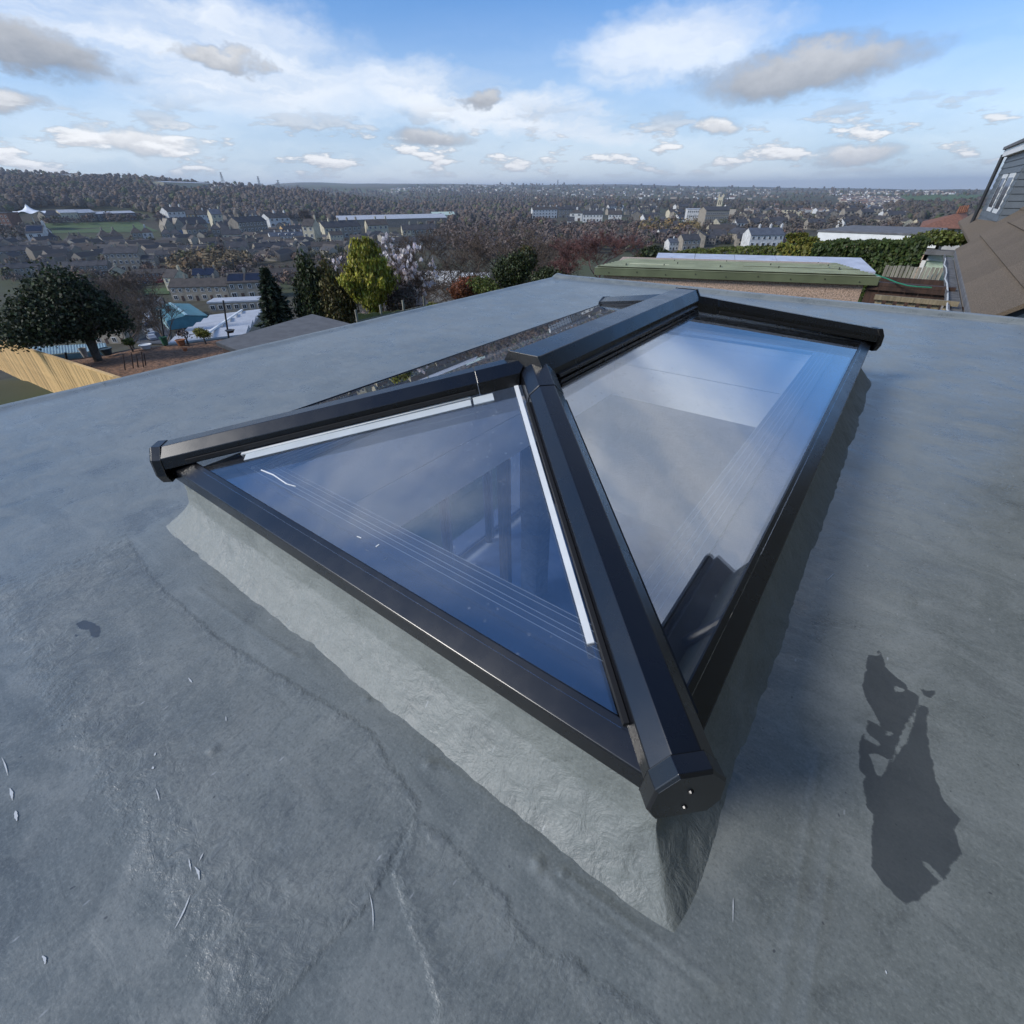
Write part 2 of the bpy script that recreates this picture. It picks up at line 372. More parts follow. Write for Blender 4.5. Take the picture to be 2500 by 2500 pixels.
# ================================================================== FLAT ROOF
ZR = -0.28
W_, L_ = 1.5, 2.704
RX0, RX1, RY0, RY1 = -1.86, 3.6, -1.6, 5.04
def roof_material(name, warm=0.0, rg0=0.0):
    m = bpy.data.materials.new(name); m.use_nodes = True; t = NT(m.node_tree)
    b = t.n('ShaderNodeBsdfPrincipled'); o = t.n('ShaderNodeOutputMaterial'); t.l(b.outputs[0], o.inputs[0])
    p = t.n('ShaderNodeTexCoord').outputs['Object']
    zone = t.n('ShaderNodeAttribute', attribute_name='zone').outputs['Fac']
    wet = t.n('ShaderNodeAttribute', attribute_name='wet').outputs['Fac']
    e1 = t.m('MULTIPLY', t.m('SUBTRACT', t.noise(p, 38, 4, .6), .5), .022)
    z1 = t.ramp(t.m('ADD', zone, e1), -.004, .009)
    eb = t.m('MULTIPLY', z1, t.ramp(zone, .045, .004))
    w1 = t.ramp(t.m('ADD', wet, t.m('MULTIPLY', t.m('SUBTRACT', t.noise(p, 60, 4, .6), .5), .012)), -.0018, .0018)
    big = t.noise(p, 1.5, 4, .6, .5); mid = t.noise(p, 7, 4, .65, .6); fine = t.noise(p, 60, 4, .68); en = t.noise(p, 34, 3, .6, 1.2)
    sw = t.noise(t.vm('MULTIPLY', p, (3.4, 11, 4)), 2.0, 4, .65, .8)             # brushed-out streaks across the roof
    fib = t.noise(t.vm('MULTIPLY', p, (26, 10, 10)), 2.2, 4, .7, 1.6)
    base = t.mix(t.ramp(big, .3, .7), (.152, .168, .158), (.212, .228, .212))
    base = t.mix(t.m('MULTIPLY', t.ramp(mid, .45, .66), .6), base, (.25, .264, .246))
    base = t.mix(t.m('MULTIPLY', t.ramp(mid, .44, .30), .5), base, (.098, .108, .104))
    base = t.mix(t.m('MULTIPLY', t.ramp(sw, .54, .72), .5), base, (.265, .28, .262))
    base = t.mix(t.m('MULTIPLY', t.ramp(sw, .45, .30), .4), base, (.115, .126, .122))
    base = t.mix(t.m('MULTIPLY', t.ramp(fine, .56, .76), .35), base, (.235, .258, .255))
    base = t.mix(t.m('MULTIPLY', t.m('MULTIPLY', t.ramp(fib, .5, .7), z1), .4), base, (.22, .245, .25))
    base = t.mix(t.m('MULTIPLY', t.m('MULTIPLY', t.ramp(fib, .46, .34), z1), .45), base, (.09, .106, .112))
    base = t.mix(t.m('MULTIPLY', t.m('MULTIPLY', eb, t.ramp(en, .4, .6)), .45), base, (.095, .11, .115))
    tan = t.ramp(t.noise(p, 3.1, 4, .6), .58, .74)
    base = t.mix(t.m('MULTIPLY', tan, .22), base, (.21, .205, .18))
    # fine scratches and specks
    vo = t.n('ShaderNodeTexVoronoi', i={'Vector': t.vm('ADD', p, t.vm('MULTIPLY', t.noise(p, 9, 2, out='Color'), (.06, .06, 0))), 'Scale': 26.0})
    base = t.mix(t.m('MULTIPLY', t.ramp(vo.outputs['Distance'], .06, .03), .8), base, (.055, .06, .065))
    vo2 = t.n('ShaderNodeTexVoronoi', i={'Vector': t.vm('MULTIPLY', t.vm('ADD', p, (3.3, 1.7, 0)), (30, 9, 1)), 'Scale': 1.0})
    base = t.mix(t.m('MULTIPLY', t.ramp(vo2.outputs['Distance'], .07, .02), .55), base, (.5, .52, .53))
    vf = t.noise(p, 210, 2, .7)
    base = t.mix(t.m('MULTIPLY', t.ramp(vf, .5, .72), .30), base, (.33, .345, .32)); base = t.mix(t.m('MULTIPLY', t.ramp(vf, .47, .3), .32), base, (.07, .078, .076))
    if warm: base = t.mix(warm, base, (.185, .198, .178))
    base = t.mix(t.m('MULTIPLY', w1, .82), base, (.05, .058, .066))
    t.l(base, b.inputs['Base Color'])
    rg = t.m('ADD', t.m('ADD', t.ramp(mid, .3, .75, .27, .43), t.m('MULTIPLY', z1, .15)), t.m('MULTIPLY', t.m('SUBTRACT', fine, .5), .25))
    rg = t.m('ADD', t.m('MULTIPLY', rg, t.m('SUBTRACT', 1.0, w1)), t.m('MULTIPLY', w1, .14))
    if rg0: rg = t.m('ADD', rg, rg0)
    t.l(rg, b.inputs['Roughness']); b.inputs['Specular IOR Level'].default_value = .7
    h = t.m('MULTIPLY', fine, .0006)
    h = t.m('ADD', h, t.m('MULTIPLY', sw, .0009))
    h = t.m('ADD', h, t.m('MULTIPLY', t.m('MULTIPLY', fib, z1), .0006)); h = t.m('ADD', h, t.m('MULTIPLY', z1, .00022)); h = t.m('ADD', h, t.m('MULTIPLY', t.m('MULTIPLY', eb, en), .0022))
    h = t.m('ADD', h, t.m('MULTIPLY', mid, .0022))
    if rg0: h = t.m('ADD', t.m('MULTIPLY', h, 2.2), t.m('MULTIPLY', t.noise(p, 24, 4, .65, .8), .0042))
    bn = t.n('ShaderNodeBump', i={'Height': h, 'Strength': t.m('SUBTRACT', 1.0, t.m('MULTIPLY', w1, .75)), 'Distance': 1.0})
    t.l(bn.outputs[0], b.inputs['Normal'])
    M[name] = m
roof_material('grp_roof'); roof_material('grp_upstand', .3, .25)

def zpx(o, n, pts): return [tuple(onz(o[0]+x/n, o[1]+y/n, ZR)[:2]) for x, y in pts]
ZONE_A0 = [(-1.9, .35), (-.75, -.02), (-.25, -.15), (.191, -.196), (.553, -.186), (.781, -.154), (.98, -.127), (1.0, -.175), (1.02, -.24), (1.05, -.31), (1.03, -.372), (1.092, -.393), (1.108, -.43), (1.106, -.497), (1.085, -.545), (1.05, -.9), (1.0, -1.7), (-1.9, -1.7)]
ZONE_A = [(-1.9, .35), (-.75, -.02), (-.25, -.15), (.191, -.196), (.553, -.186), (.781, -.154), (.98, -.127), (1.165, -.165), (1.2, -.3), (1.1, -1.7), (-1.9, -1.7)]
ZONE_S = [(1.165, -.185), (1.22, -.172), (1.269, -.173), (1.32, -.18), (1.363, -.173), (1.375, -.19), (1.43, -.195), (1.474, -.172), (1.506, -.173), (1.60, -.158), (1.72, -.16), (1.86, -.19), (1.9, -.6), (1.5, -.55), (1.35, -.32), (1.2, -.26)]
ZONE_R = [(1.95, .9), (2.05, 1.6), (1.74, 2.25), (1.72, 2.6), (1.9, 3.0), (1.7, 3.4), (2.3, 3.6), (3.6, 3.4), (3.6, 0.2), (2.4, .1)]
WET_U = [(810,195),(875,198),(890,250),(940,300),(985,330),(1000,357),(1045,390),(1045,430),(960,575),(925,690),(830,600),(800,540),(805,495),(870,530),(850,480),(800,400),(782,340),(797,270)]
WET_M = [(780,560),(830,590),(925,692),(985,610),(1050,430),(1090,440),(1085,560),(1110,680),(1130,790),(1170,880),(1245,970),(1220,1020),(1250,1130),(1205,1170),(1185,1245),(1160,1250),(1135,1270),(1090,1310),(1050,1345),(985,1365),(940,1330),(880,1270),(830,1190),(825,1100),(835,950),(800,900),(785,790),(800,770),(770,735),(765,640)]
DRY = [[(1048,435),(1020,540),(985,610),(940,680),(922,690),(960,580),(1000,500)], [(815,655),(870,665),(908,690),(890,740),(865,775),(845,745)], [(795,565),(830,575),(868,610),(850,618),(800,590)],
       [(1060,1165),(1090,1172),(1165,1248),(1140,1262)], [(932,340),(985,357),(970,372),(935,368)], [(890,545),(925,560),(915,580),(890,570)]]
xs = np.concatenate([np.arange(RX0, -.6, .03), np.arange(-.6, .4, .011), np.arange(.4, 2.05, .0055), np.arange(2.05, RX1+.02, .035)])
ys = np.concatenate([np.arange(RY0, -1.0, .05), np.arange(-1.0, .65, .0055), np.arange(.65, 2.0, .013), np.arange(2.0, RY1-.16, .035), np.linspace(RY1-.16, RY1, 12)])
gx, gy = np.meshgrid(xs, ys, indexing='ij')
def roof_h(x, y):
    h = ZR+(fbm(x, y, 1.6, 3, 1)-.5)*.007+(fbm(x, y, 9, 3, 5)-.5)*.0030
    dk = np.hypot(np.maximum(np.maximum(-x, x-W_), 0), np.maximum(np.maximum(-y, y-L_), 0))
    h = h+.004*smooth(dk, .22, .10)
    # kerb-strip brush ridges near the front corner
    for (a, b, hh) in (((1.43, -.103), (1.635, -.088), .0022), ((1.40, -.122), (1.62, -.108), .0016), ((1.12, -.10), (1.24, -.085), .001), ((.3, -.145), (.72, -.118), .0015), ((1.69, .35), (1.71, -.12), .0012), ((1.73, .2), (1.74, -.2), .0012)):
        a = np.array(a); b = np.array(b); e = b-a; t = np.clip(((x-a[0])*e[0]+(y-a[1])*e[1])/(e@e), 0, 1)
        h = h+hh*np.exp(-(np.hypot(x-a[0]-e[0]*t, y-a[1]-e[1]*t)/.0055)**2)
    for (a, b, r, hh) in ((1.372, -.118, .009, .006), (1.41, -.104, .006, .004), (.93, -.09, .007, .004), (.78, -.33, .008, .004), (1.13, -.11, .008, .004), (1.62, -.2, .008, .003)):
        h = h+hh*np.exp(-((x-a)**2+(y-b)**2)/r**2)
    # long raised drip edges: left roll, back upstand
    h = h+.012*smooth(x, RX0+.10, RX0+.03)-.02*smooth(x, RX0+.02, RX0)
    h = h+.03*smooth(y, RY1-.13, RY1-.05)
    return h
gh = roof_h(gx, gy)
zone = np.maximum(np.maximum(poly_sd(gx, gy, ZONE_A), poly_sd(gx, gy, ZONE_S)), np.full(gx.shape, -.05))
Zo = (1700, 1500); Zs = 1.9325
wet = np.maximum(poly_sd(gx, gy, zpx(Zo, Zs, WET_U)), poly_sd(gx, gy, zpx(Zo, Zs, WET_M)))
for q in DRY: wet = np.minimum(wet, -poly_sd(gx, gy, zpx(Zo, Zs, q)))
for q in ([(1050,348),(1085,362),(1130,365),(1105,402),(1070,385)], [(845,165),(862,170),(880,195),(860,190)]): wet = np.maximum(wet, poly_sd(gx, gy, zpx(Zo, Zs, q)))
wet = np.maximum(wet, poly_sd(gx, gy, zpx((0, 1300), 1.61, [(295,360),(330,345),(360,352),(398,375),(390,410),(365,418),(345,380),(310,375)])))
wet = np.maximum(wet, poly_sd(gx, gy, zpx((0, 1300), 1.61, [(290,402),(315,398),(300,412)])))
zone = np.minimum(zone, np.where(gy < .3, .02+np.clip((gy+.36)*.16, -.05, .03), .05)); zone = np.where(gy < .3, np.minimum(zone, (gx+.12)*.10), np.minimum(zone, .03)); wet = np.clip(wet, -.05, .05); zone = np.clip(zone, -.05, .05)
nx, ny = gx.shape; ii = np.arange(nx*ny).reshape(nx, ny)
Fq = np.stack([ii[:-1, :-1], ii[1:, :-1], ii[1:, 1:], ii[:-1, 1:]], -1)
hole = (gx[:-1, :-1] > .05) & (gx[1:, 1:] < W_-.05) & (gy[:-1, :-1] > .05) & (gy[1:, 1:] < L_-.05)
Fq = Fq[~hole]
roof_o = mk_obj('flat_roof', np_mesh('flat_roof', np.stack([gx, gy, gh], -1).reshape(-1, 3), Fq, 'grp_roof', True, attrs={'zone': zone, 'wet': wet}),
                kind='structure', label='grey fibreglass flat roof with scuffs, laps and a wet patch', cat='roof')
# fascia below the edges
pbr('dark_fascia', (.05, .053, .058), .5, .2, 6)
f = MB(); f.box(RX0-.012, RX0+.012, RY0, RY1, ZR-.22, ZR-.006); f.obj('fascia_board', 'dark_fascia', roof_o)
f = MB(); f.box(RX0, RX1, RY1-.002, RY1+.022, ZR-.22, ZR+.022); f.obj('fascia_board', 'dark_fascia', roof_o)
# upstand (kerb) coated with the same resin: swept profile with fillet, lumpy
prof = np.array([(-.06, -.098), (-.012, -.1), (-.006, -.105), (-.006, -.13), (-.004, -.16), (.0, -.180), (.004, -.196), (.012, -.207), (.026, -.224), (.041, -.2405), (.056, -.256), (.070, -.2695), (.080, -.277), (.094, -.288)])
tt = np.linspace(0, len(prof)-1, 52); prof = np.stack([np.interp(tt, np.arange(len(prof)), prof[:, k]) for k in (0, 1)], 1)
rr = .008; segs = []
for (cx, cy, a0) in ((W_-rr, rr, -90), (W_-rr, L_-rr, 0), (rr, L_-rr, 90), (rr, rr, 180)):
    for k in range(15):
        a = R(a0+90*k/14); q = 1/max(abs(math.cos(a)), abs(math.sin(a)))**.7; segs.append((cx, cy, math.cos(a)*q, math.sin(a)*q))
P = []
for k in range(len(segs)):
    s0 = segs[k]; s1 = segs[(k+1) % len(segs)]; ln = math.hypot(s1[0]-s0[0], s1[1]-s0[1]); n = max(1, int(ln/.010))
    for q in range(n):
        u = q/n; P.append([s0[i]*(1-u)+s1[i]*u for i in range(4)])
P = np.array(P); off = prof[:, 0]+rr
ux = P[:, 0, None]+P[:, 2, None]*off[None]; uy = P[:, 1, None]+P[:, 3, None]*off[None]; uz = np.repeat(prof[None, :, 1], len(P), 0).copy()
arc = np.cumsum(np.hypot(*np.diff(P[:, :2]+P[:, 2:]*rr, axis=0, append=P[:1, :2]+P[:1, 2:]*rr).T))
sl = np.cumsum(np.hypot(*np.diff(prof, axis=0, prepend=prof[:1]).T))
AA, SS = np.meshgrid(arc, sl, indexing='ij')
amp = smooth(SS, .06, .10)*(1-.75*smooth(SS, .27, .33))
bumpy = (fbm(AA, SS, 8, 4, 8)-.5)*.012+(fbm(AA, SS*1.0, 36, 4, 4)-.5)*.0042
rid = np.abs(fbm(AA+SS*.7, SS*1.3, 13, 3, 21)-.5); bumpy = bumpy-.0012*np.exp(-(rid/.012)**2)*smooth(fbm(AA, SS, 5, 2, 31), .45, .6)
dn = np.gradient(prof, axis=0); nl = np.hypot(dn[:, 0], dn[:, 1]); nrm = np.stack([-dn[:, 1], dn[:, 0]], 1)/nl[:, None]
ux += P[:, 2, None]*nrm[None, :, 0]*bumpy*amp; uy += P[:, 3, None]*nrm[None, :, 0]*bumpy*amp; uz += nrm[None, :, 1]*bumpy*amp
nP, nS = ux.shape; ii = np.arange(nP*nS).reshape(nP, nS); ij = np.roll(ii, -1, 0)
Fq = np.stack([ii[:, :-1], ii[:, 1:], ij[:, 1:], ij[:, :-1]], -1).reshape(-1, 4)
mk_obj('upstand', np_mesh('upstand', np.stack([ux, uy, uz], -1).reshape(-1, 3), Fq, 'grp_upstand', True,
       attrs={'zone': np.full(AA.shape, -.05), 'wet': np.full(AA.shape, -.05)}), roof_o)
# white scuffs and scratches
pbr('chalk', (.62, .64, .64), .8)
def scratch(px0, py0, px1, py1, wd, bow=0.0):
    a = onz(px0, py0, ZR); b = onz(px1, py1, ZR); e = b-a; nn = np.array([-e[1], e[0], 0]); nn /= (np.linalg.norm(nn)+1e-9); vs = []; fs = []
    for k in range(9):
        u = k/8; p = a+e*u+nn*bow*math.sin(math.pi*u)*np.linalg.norm(e); wk = wd*(.15+math.sin(math.pi*u))*(.6+.8*random.random())
        for sgn in (-1, 1):
            q = p+nn*wk*sgn/2; vs.append((q[0], q[1], float(roof_h(q[0], q[1]))+.0012))
    for k in range(8): fs.append((2*k, 2*k+1, 2*k+3, 2*k+2))
    MB().add(vs, fs).obj('scratch', 'chalk', roof_o)
for s in ((466, 2185, 428, 2270, .0022, .04), (476, 2117, 488, 2150, .0028, .08), (462, 2097, 468, 2130, .0016, 0), (498, 2083, 487, 2105, .0016, 0), (380, 1925, 390, 1958, .0013, .03),
          (375, 1878, 373, 1872, .003, 0), (5, 1850, 20, 1895, .0015, .02), (25, 1925, 31, 1955, .003, .03), (38, 1980, 42, 2005, .004, 0), (902, 2180, 911, 2275, .0014, .05), (1788, 2195, 1787, 2255, .0011, 0),
          (460, 1655, 470, 1668, .0025, 0), (2015, 1423, 2035, 1403, .002, 0), (2160, 2370, 2163, 2380, .002, 0), (552, 1750, 553, 1762, .002, 0), (105, 2335, 112, 2355, .003, .1), (380, 1838, 378, 1846, .003, 0)):
    scratch(*s)

# ================================================================== EXTENSION BUILDING BELOW (walls, room under the lantern)
pbr('render_wall', (.42, .40, .37), .9, .12, 3, .004, 40)
pbr('plasterboard', (.80, .83, .88), .85, .10, 2.2, .0008, 30)
pbr('plasterboard_pale', (.84, .84, .80), .85, .07, 2.5, .0008, 30)
pbr('screed', (.24, .29, .38), .8, .25, 2)
pbr('softwood', (.36, .22, .12), .7, .25, 6, .0008, 30, stretch=(6, 6, .8))
pbr('concrete_block', (.26, .255, .245), .9, .2, 14, .003, 60)
pbr('anthracite', (.022, .024, .028), .42, .2, 5)
pbr('door_blue', (.11, .15, .25), .35, .2, 3)
pbr('white_strip', (.78, .80, .79), .5, .05, 20)
FL = -3.05; CE = -.56
ext = empty('extension_building', (0, 0, FL), kind='structure', label='rear extension walls and room seen below the glass roof light', cat='building')
def epart(name, mat, fn, **kw):
    f = MB(); fn(f); f.v = [(a, b, c-FL) for a, b, c in f.v]; return f.obj(name, mat, ext, **kw)
for (y0_, y1_, z0_, z1_) in ((RY0, .27, FL+.08, ZR-.04), (3.93, RY1-.04, FL+.08, ZR-.04), (.272, 3.928, -.92, ZR-.04), (RY0, RY1-.04, FL-1.5, FL+.078)):
    epart('outer_wall', 'render_wall', lambda f: f.box(RX0+.02, RX0+.26, y0_, y1_, z0_, z1_))
epart('outer_wall', 'render_wall', lambda f: f.box(RX0+.262, RX1, RY1-.30, RY1-.04, FL-1.5, ZR-.04))
epart('inner_wall', 'plasterboard', lambda f: f.box(3.2, 3.4, RY0, RY1-.302, FL, ZR-.04))
epart('inner_wall', 'plasterboard', lambda f: f.box(RX0+.262, 3.198, RY0, RY0+.2, FL, ZR-.04))
epart('floor_slab', 'screed', lambda f: f.box(RX0+.262, 3.198, RY0+.2, RY1-.302, FL-.1, FL))
IN = .20
ix0, ix1, iy0, iy1 = IN, W_-IN, IN, L_-IN
epart('ceiling', 'plasterboard', lambda f: (f.box(RX0+.262, ix0-.02, RY0+.202, RY1-.304, CE, CE+.02), f.box(ix1+.02, 3.198, RY0+.202, RY1-.304, CE, CE+.02),
      f.box(ix0-.0195, ix1+.0195, RY0+.202, iy0-.02, CE, CE+.02), f.box(ix0-.0195, ix1+.0195, iy1+.02, RY1-.304, CE, CE+.02)))
# reveal lining boards, upper and lower course with an open joint
for (z0, z1, mt) in ((-.345, -.125, 'plasterboard'), (CE-.002, -.35, 'plasterboard')):
    epart('reveal_board', mt, lambda f: f.box(ix0-.018, ix0, iy0-.02, iy1+.02, z0, z1))
    epart('reveal_board', mt, lambda f: f.box(ix1, ix1+.018, iy0-.02, iy1+.02, z0, z1))
    epart('reveal_board', 'plasterboard_pale', lambda f: f.box(ix0+.001, ix1-.001, iy1, iy1+.018, z0, z1))
    epart('reveal_board', mt, lambda f: f.box(ix0+.001, ix1-.001, iy0-.018, iy0, z0, z1))
# glazed doors along the garden wall, studs and a block pier inside
m = bpy.data.materials.new('blue_pane'); m.use_nodes = True; t = NT(m.node_tree); o = t.n('ShaderNodeOutputMaterial')
tr = t.n('ShaderNodeBsdfTransparent', i={'Color': (.62, .74, .95, 1)}); df = t.n('ShaderNodeBsdfDiffuse', i={'Color': (.16, .22, .36, 1)}); mx = t.n('ShaderNodeMixShader', i={0: .35, 1: tr.outputs[0], 2: df.outputs[0]}); t.l(mx.outputs[0], o.inputs[0]); M['blue_pane'] = m
dr = empty('glazed_door', (RX0+.30, 1.5, FL), label='dark blue framed glazed doors inside the room below the glass', cat='door')
for k in range(5):
    y0 = -1.2+k*.72
    MB().box(0, .012, y0+.032, y0+.688, .1, 2.1).obj('door_pane', 'blue_pane', dr)
    MB().box(.0, .05, y0-.03, y0+.03, 0, 2.15).obj('door_stile', 'anthracite', dr)
    MB().box(.052, .075, y0+.028, y0+.052, .05, 2.12).obj('white_bead', 'white_strip', dr)
st = MB().box(-.05, .05, -.03, .03, 0, 2.45).obj('timber_post', 'softwood', label='upright pale timber post inside the room seen through the front pane', cat='post')
st.location = (-.62, 2.35, FL)
pr = empty('block_pier', (-.55, 2.75, FL), label='grey concrete block pier inside the room beside the timber post', cat='pier')
for k in range(11): MB().box(-.1+.004*(k % 2), .1, -.11, .11, k*.225, k*.225+.215).obj('block', 'concrete_block', pr)
sl_ = MB().box(-.9, .9, -.1, .1, 0, .05).obj('scaffold_plank', 'softwood', label='pale timber plank lying on the floor of the room below', cat='plank')
sl_.location = (.35, 1.3, FL); sl_.rotation_euler = (0, 0, R(70))

# main house standing along the right of the flat roof, just out of frame but mirrored in the glass
pbr('olive_render', (.13, .135, .115), .9, .25, 2, .006, 30)
mh = empty('main_house', (2.72, 0, -3.3), label='main house wall rising along the right of the flat roof', cat='house')
MB().box(.0, 5, -4, 4.75, 0, 6.4).obj('wall', 'olive_render', mh)
MB().box(-.22, 5.2, -4.2, 4.95, 6.4, 6.6).obj('eaves', 'dark_fascia', mh)
MB().tube((-.26, -4.2, 6.52), (-.26, 4.95, 6.52), .06, .06, 10).obj('gutter', 'anthracite', mh)
MB().tube((-.06, 3.4, 3.2), (-.06, 3.4, 6.4), .05, .05, 10).obj('downpipe', 'anthracite', mh)
# ================================================================== ROOF LANTERN
def black_metal():
    m = bpy.data.materials.new('black_aluminium'); m.use_nodes = True; t = NT(m.node_tree)
    b = t.n('ShaderNodeBsdfPrincipled'); o = t.n('ShaderNodeOutputMaterial'); t.l(b.outputs[0], o.inputs[0])
    p = t.n('ShaderNodeTexCoord').outputs['Object']
    b.inputs['Base Color'].default_value = (.004, .0043, .006, 1); b.inputs['Specular IOR Level'].default_value = .7
    t.l(t.ramp(t.noise(p, 6, 5, .6), .3, .7, .23, .31), b.inputs['Roughness'])
    bn = t.n('ShaderNodeBump', i={'Height': t.noise(p, 900, 2, .5), 'Strength': .15, 'Distance': .0001}); t.l(bn.outputs[0], b.inputs['Normal'])
    dst = t.ramp(t.noise(p, 14, 5, .7), .58, .85, 0, .035); b.inputs['Base Color'].default_value = (.004, .0043, .006, 1)
    t.l(t.mix(dst, (.004, .0043, .006), (.16, .155, .145)), b.inputs['Base Color'])
    M['black_aluminium'] = m
black_metal()
pbr('rubber', (.012, .012, .013), .7)
pbr('screw_steel', (.10, .10, .105), .35, metal=1.0)
pbr('ring_beam', (.06, .066, .08), .38, .15, 8)
pbr('ring_edge', (.33, .36, .40), .35)
def glass_mat(name, tint, f0):
    m = bpy.data.materials.new(name); m.use_nodes = True; t = NT(m.node_tree)
    o = t.n('ShaderNodeOutputMaterial'); g = t.n('ShaderNodeNewGeometry')
    dp = t.m('ABSOLUTE', t.vm('DOT_PRODUCT', g.outputs['Incoming'], g.outputs['Normal'], out=1))
    fr = t.m('ADD', f0, t.m('MULTIPLY', t.m('POWER', t.m('SUBTRACT', 1.0, dp, clamp=True), 5.0), 1-f0), clamp=True)
    p = t.n('ShaderNodeTexCoord').outputs['Object']
    smr = t.ramp(t.noise(t.vm('MULTIPLY', p, (3, 8, 1)), 1.3, 4, .6, .5), .42, .8, .002, .022)
    spt = t.n('ShaderNodeTexVoronoi', i={'Vector': t.vm('ADD', p, (5.1, 2.2, 0)), 'Scale': 34.0}).outputs['Distance']
    smr = t.m('ADD', smr, t.m('MULTIPLY', t.ramp(spt, .16, .05), t.ramp(t.noise(p, 4, 2), .5, .62, 0, .16)))
    tr = t.n('ShaderNodeBsdfTransparent', i={'Color': (*tint, 1)}); gl = t.n('ShaderNodeBsdfGlossy', i={'Color': (1, 1, 1, 1), 'Roughness': .004})
    df = t.n('ShaderNodeBsdfDiffuse', i={'Color': (.55, .62, .72, 1)})
    mx = t.n('ShaderNodeMixShader', i={0: fr, 1: tr.outputs[0], 2: gl.outputs[0]})
    m2 = t.n('ShaderNodeMixShader', i={0: smr, 1: mx.outputs[0], 2: df.outputs[0]}); t.l(m2.outputs[0], o.inputs[0])
    M[name] = m
glass_mat('solar_glass', (.955, .975, 1.0), .21)

lan = empty('roof_lantern', (W_/2, L_/2, -.1), label='black framed hipped glass roof lantern on the grey flat roof', cat='skylight')
LO = np.array([W_/2, L_/2, -.1])
def lpart(name, mat, mb, bevel=0, parent=None):
    base = LO if parent is None else LO
    mb.v = [(a-LO[0], b-LO[1], c-LO[2]) for a, b, c in mb.v]
    return mb.obj(name, mat, parent if parent is not None else lan, bevel=bevel)
TA = .263; GZ = -.055; RZ_ = .197
gz = lambda o: GZ+TA*o
def slab(poly, th=.022):
    mb = MB(); n = len(poly); a = Vector(poly[0]); nn = (Vector(poly[1])-a).cross(Vector(poly[2])-a).normalized()
    if nn.z < 0: nn = -nn
    lo = [Vector(q)-nn*th for q in poly]
    return mb.add([Vector(q) for q in poly]+lo, [tuple(range(n)), tuple(range(2*n-1, n-1, -1))]+[(i, i+n, (i+1) % n+n, (i+1) % n) for i in range(n)])
e = .022; my = L_-W_/2
gp = {'front': [(e, e), (W_-e, e), (W_/2, W_/2)], 'right': [(W_-e, e), (W_-e, L_-e), (W_/2, my), (W_/2, W_/2)],
      'back': [(W_-e, L_-e), (e, L_-e), (W_/2, my)], 'left': [(e, L_-e), (e, e), (W_/2, W_/2), (W_/2, my)]}
for k, pl in gp.items():
    inw = {'front': lambda x, y: y, 'right': lambda x, y: W_-x, 'back': lambda x, y: L_-y, 'left': lambda x, y: x}[k]
    lf = (lambda x: .035*max(0, (W_/2-x)/(W_/2))) if k == 'left' else (lambda x: 0.0)
    lpart('glass_pane', 'solar_glass', slab([(x-lf(x), y, gz(inw(x, y))+.35*lf(x)) for x, y in pl]))
# eaves beams with rolled lip (profile: inward offset, z)
EP = [(-.004, -.110), (-.009, -.105), (-.010, -.070), (-.009, -.0665), (-.006, -.0648), (.0, -.0615), (.033, -.0435), (.036, -.0455), (.036, -.056), (.03, -.10), (.0, -.112)]
def eave(a, b):                                                # inward is to the left of a->b
    a = Vector((*a, 0)); b = Vector((*b, 0)); t = (b-a).normalized(); inn = Vector((-t.y, t.x, 0)); n = len(EP)
    r0 = [a+inn*u+t*u+Vector((0, 0, v)) for u, v in EP]; r1 = [b+inn*u-t*u+Vector((0, 0, v)) for u, v in EP]
    return MB().add(r0+r1, [(i, (i+1) % n, (i+1) % n+n, i+n) for i in range(n)]+[tuple(range(n-1, -1, -1)), tuple(range(n, 2*n))])
CR = [(0, 0), (W_, 0), (W_, L_), (0, L_)]
for k in range(4):
    em = eave(CR[k], CR[(k+1) % 4])
    if k == 3: em.v = [(a_-.035, b_, c_+.012) for a_, b_, c_ in em.v]
    ev = lpart('eaves_beam', 'black_aluminium', em, .0012)
    # inner ring-beam ledge with stepped beads, seen through the glass
    a = Vector((*CR[k], 0)); b = Vector((*CR[(k+1) % 4], 0)); t = (b-a).normalized(); inn = Vector((-t.y, t.x, 0))
    def strip(name, mat, pts):
        n = len(pts); r0 = [a+inn*u+t*u+Vector((0, 0, v)) for u, v in pts]; r1 = [b+inn*u-t*u+Vector((0, 0, v)) for u, v in pts]
        return lpart(name, mat, MB().add(r0+r1, [(i, (i+1) % n, (i+1) % n+n, i+n) for i in range(n)]+[tuple(range(n-1, -1, -1)), tuple(range(n, 2*n))]), 0, ev)
    strip('inner_ledge', 'ring_beam', [(.037, -.098), (.118, -.098), (.118, -.108), (.037, -.108)])
    u = .1185
    for q in range(5):
        wd = (.022, .016, .012, .02, .012)[q]; z = -.090-.0015*q
        strip('bead', 'ring_beam', [(u, z), (u+wd, z), (u+wd, z-.016), (u, z-.016)])
        strip('bead_edge', 'ring_edge', [(u+wd, z+.001), (u+wd+.0016, z+.001), (u+wd+.0016, z-.012), (u+wd, z-.012)])
        u += wd+.0017
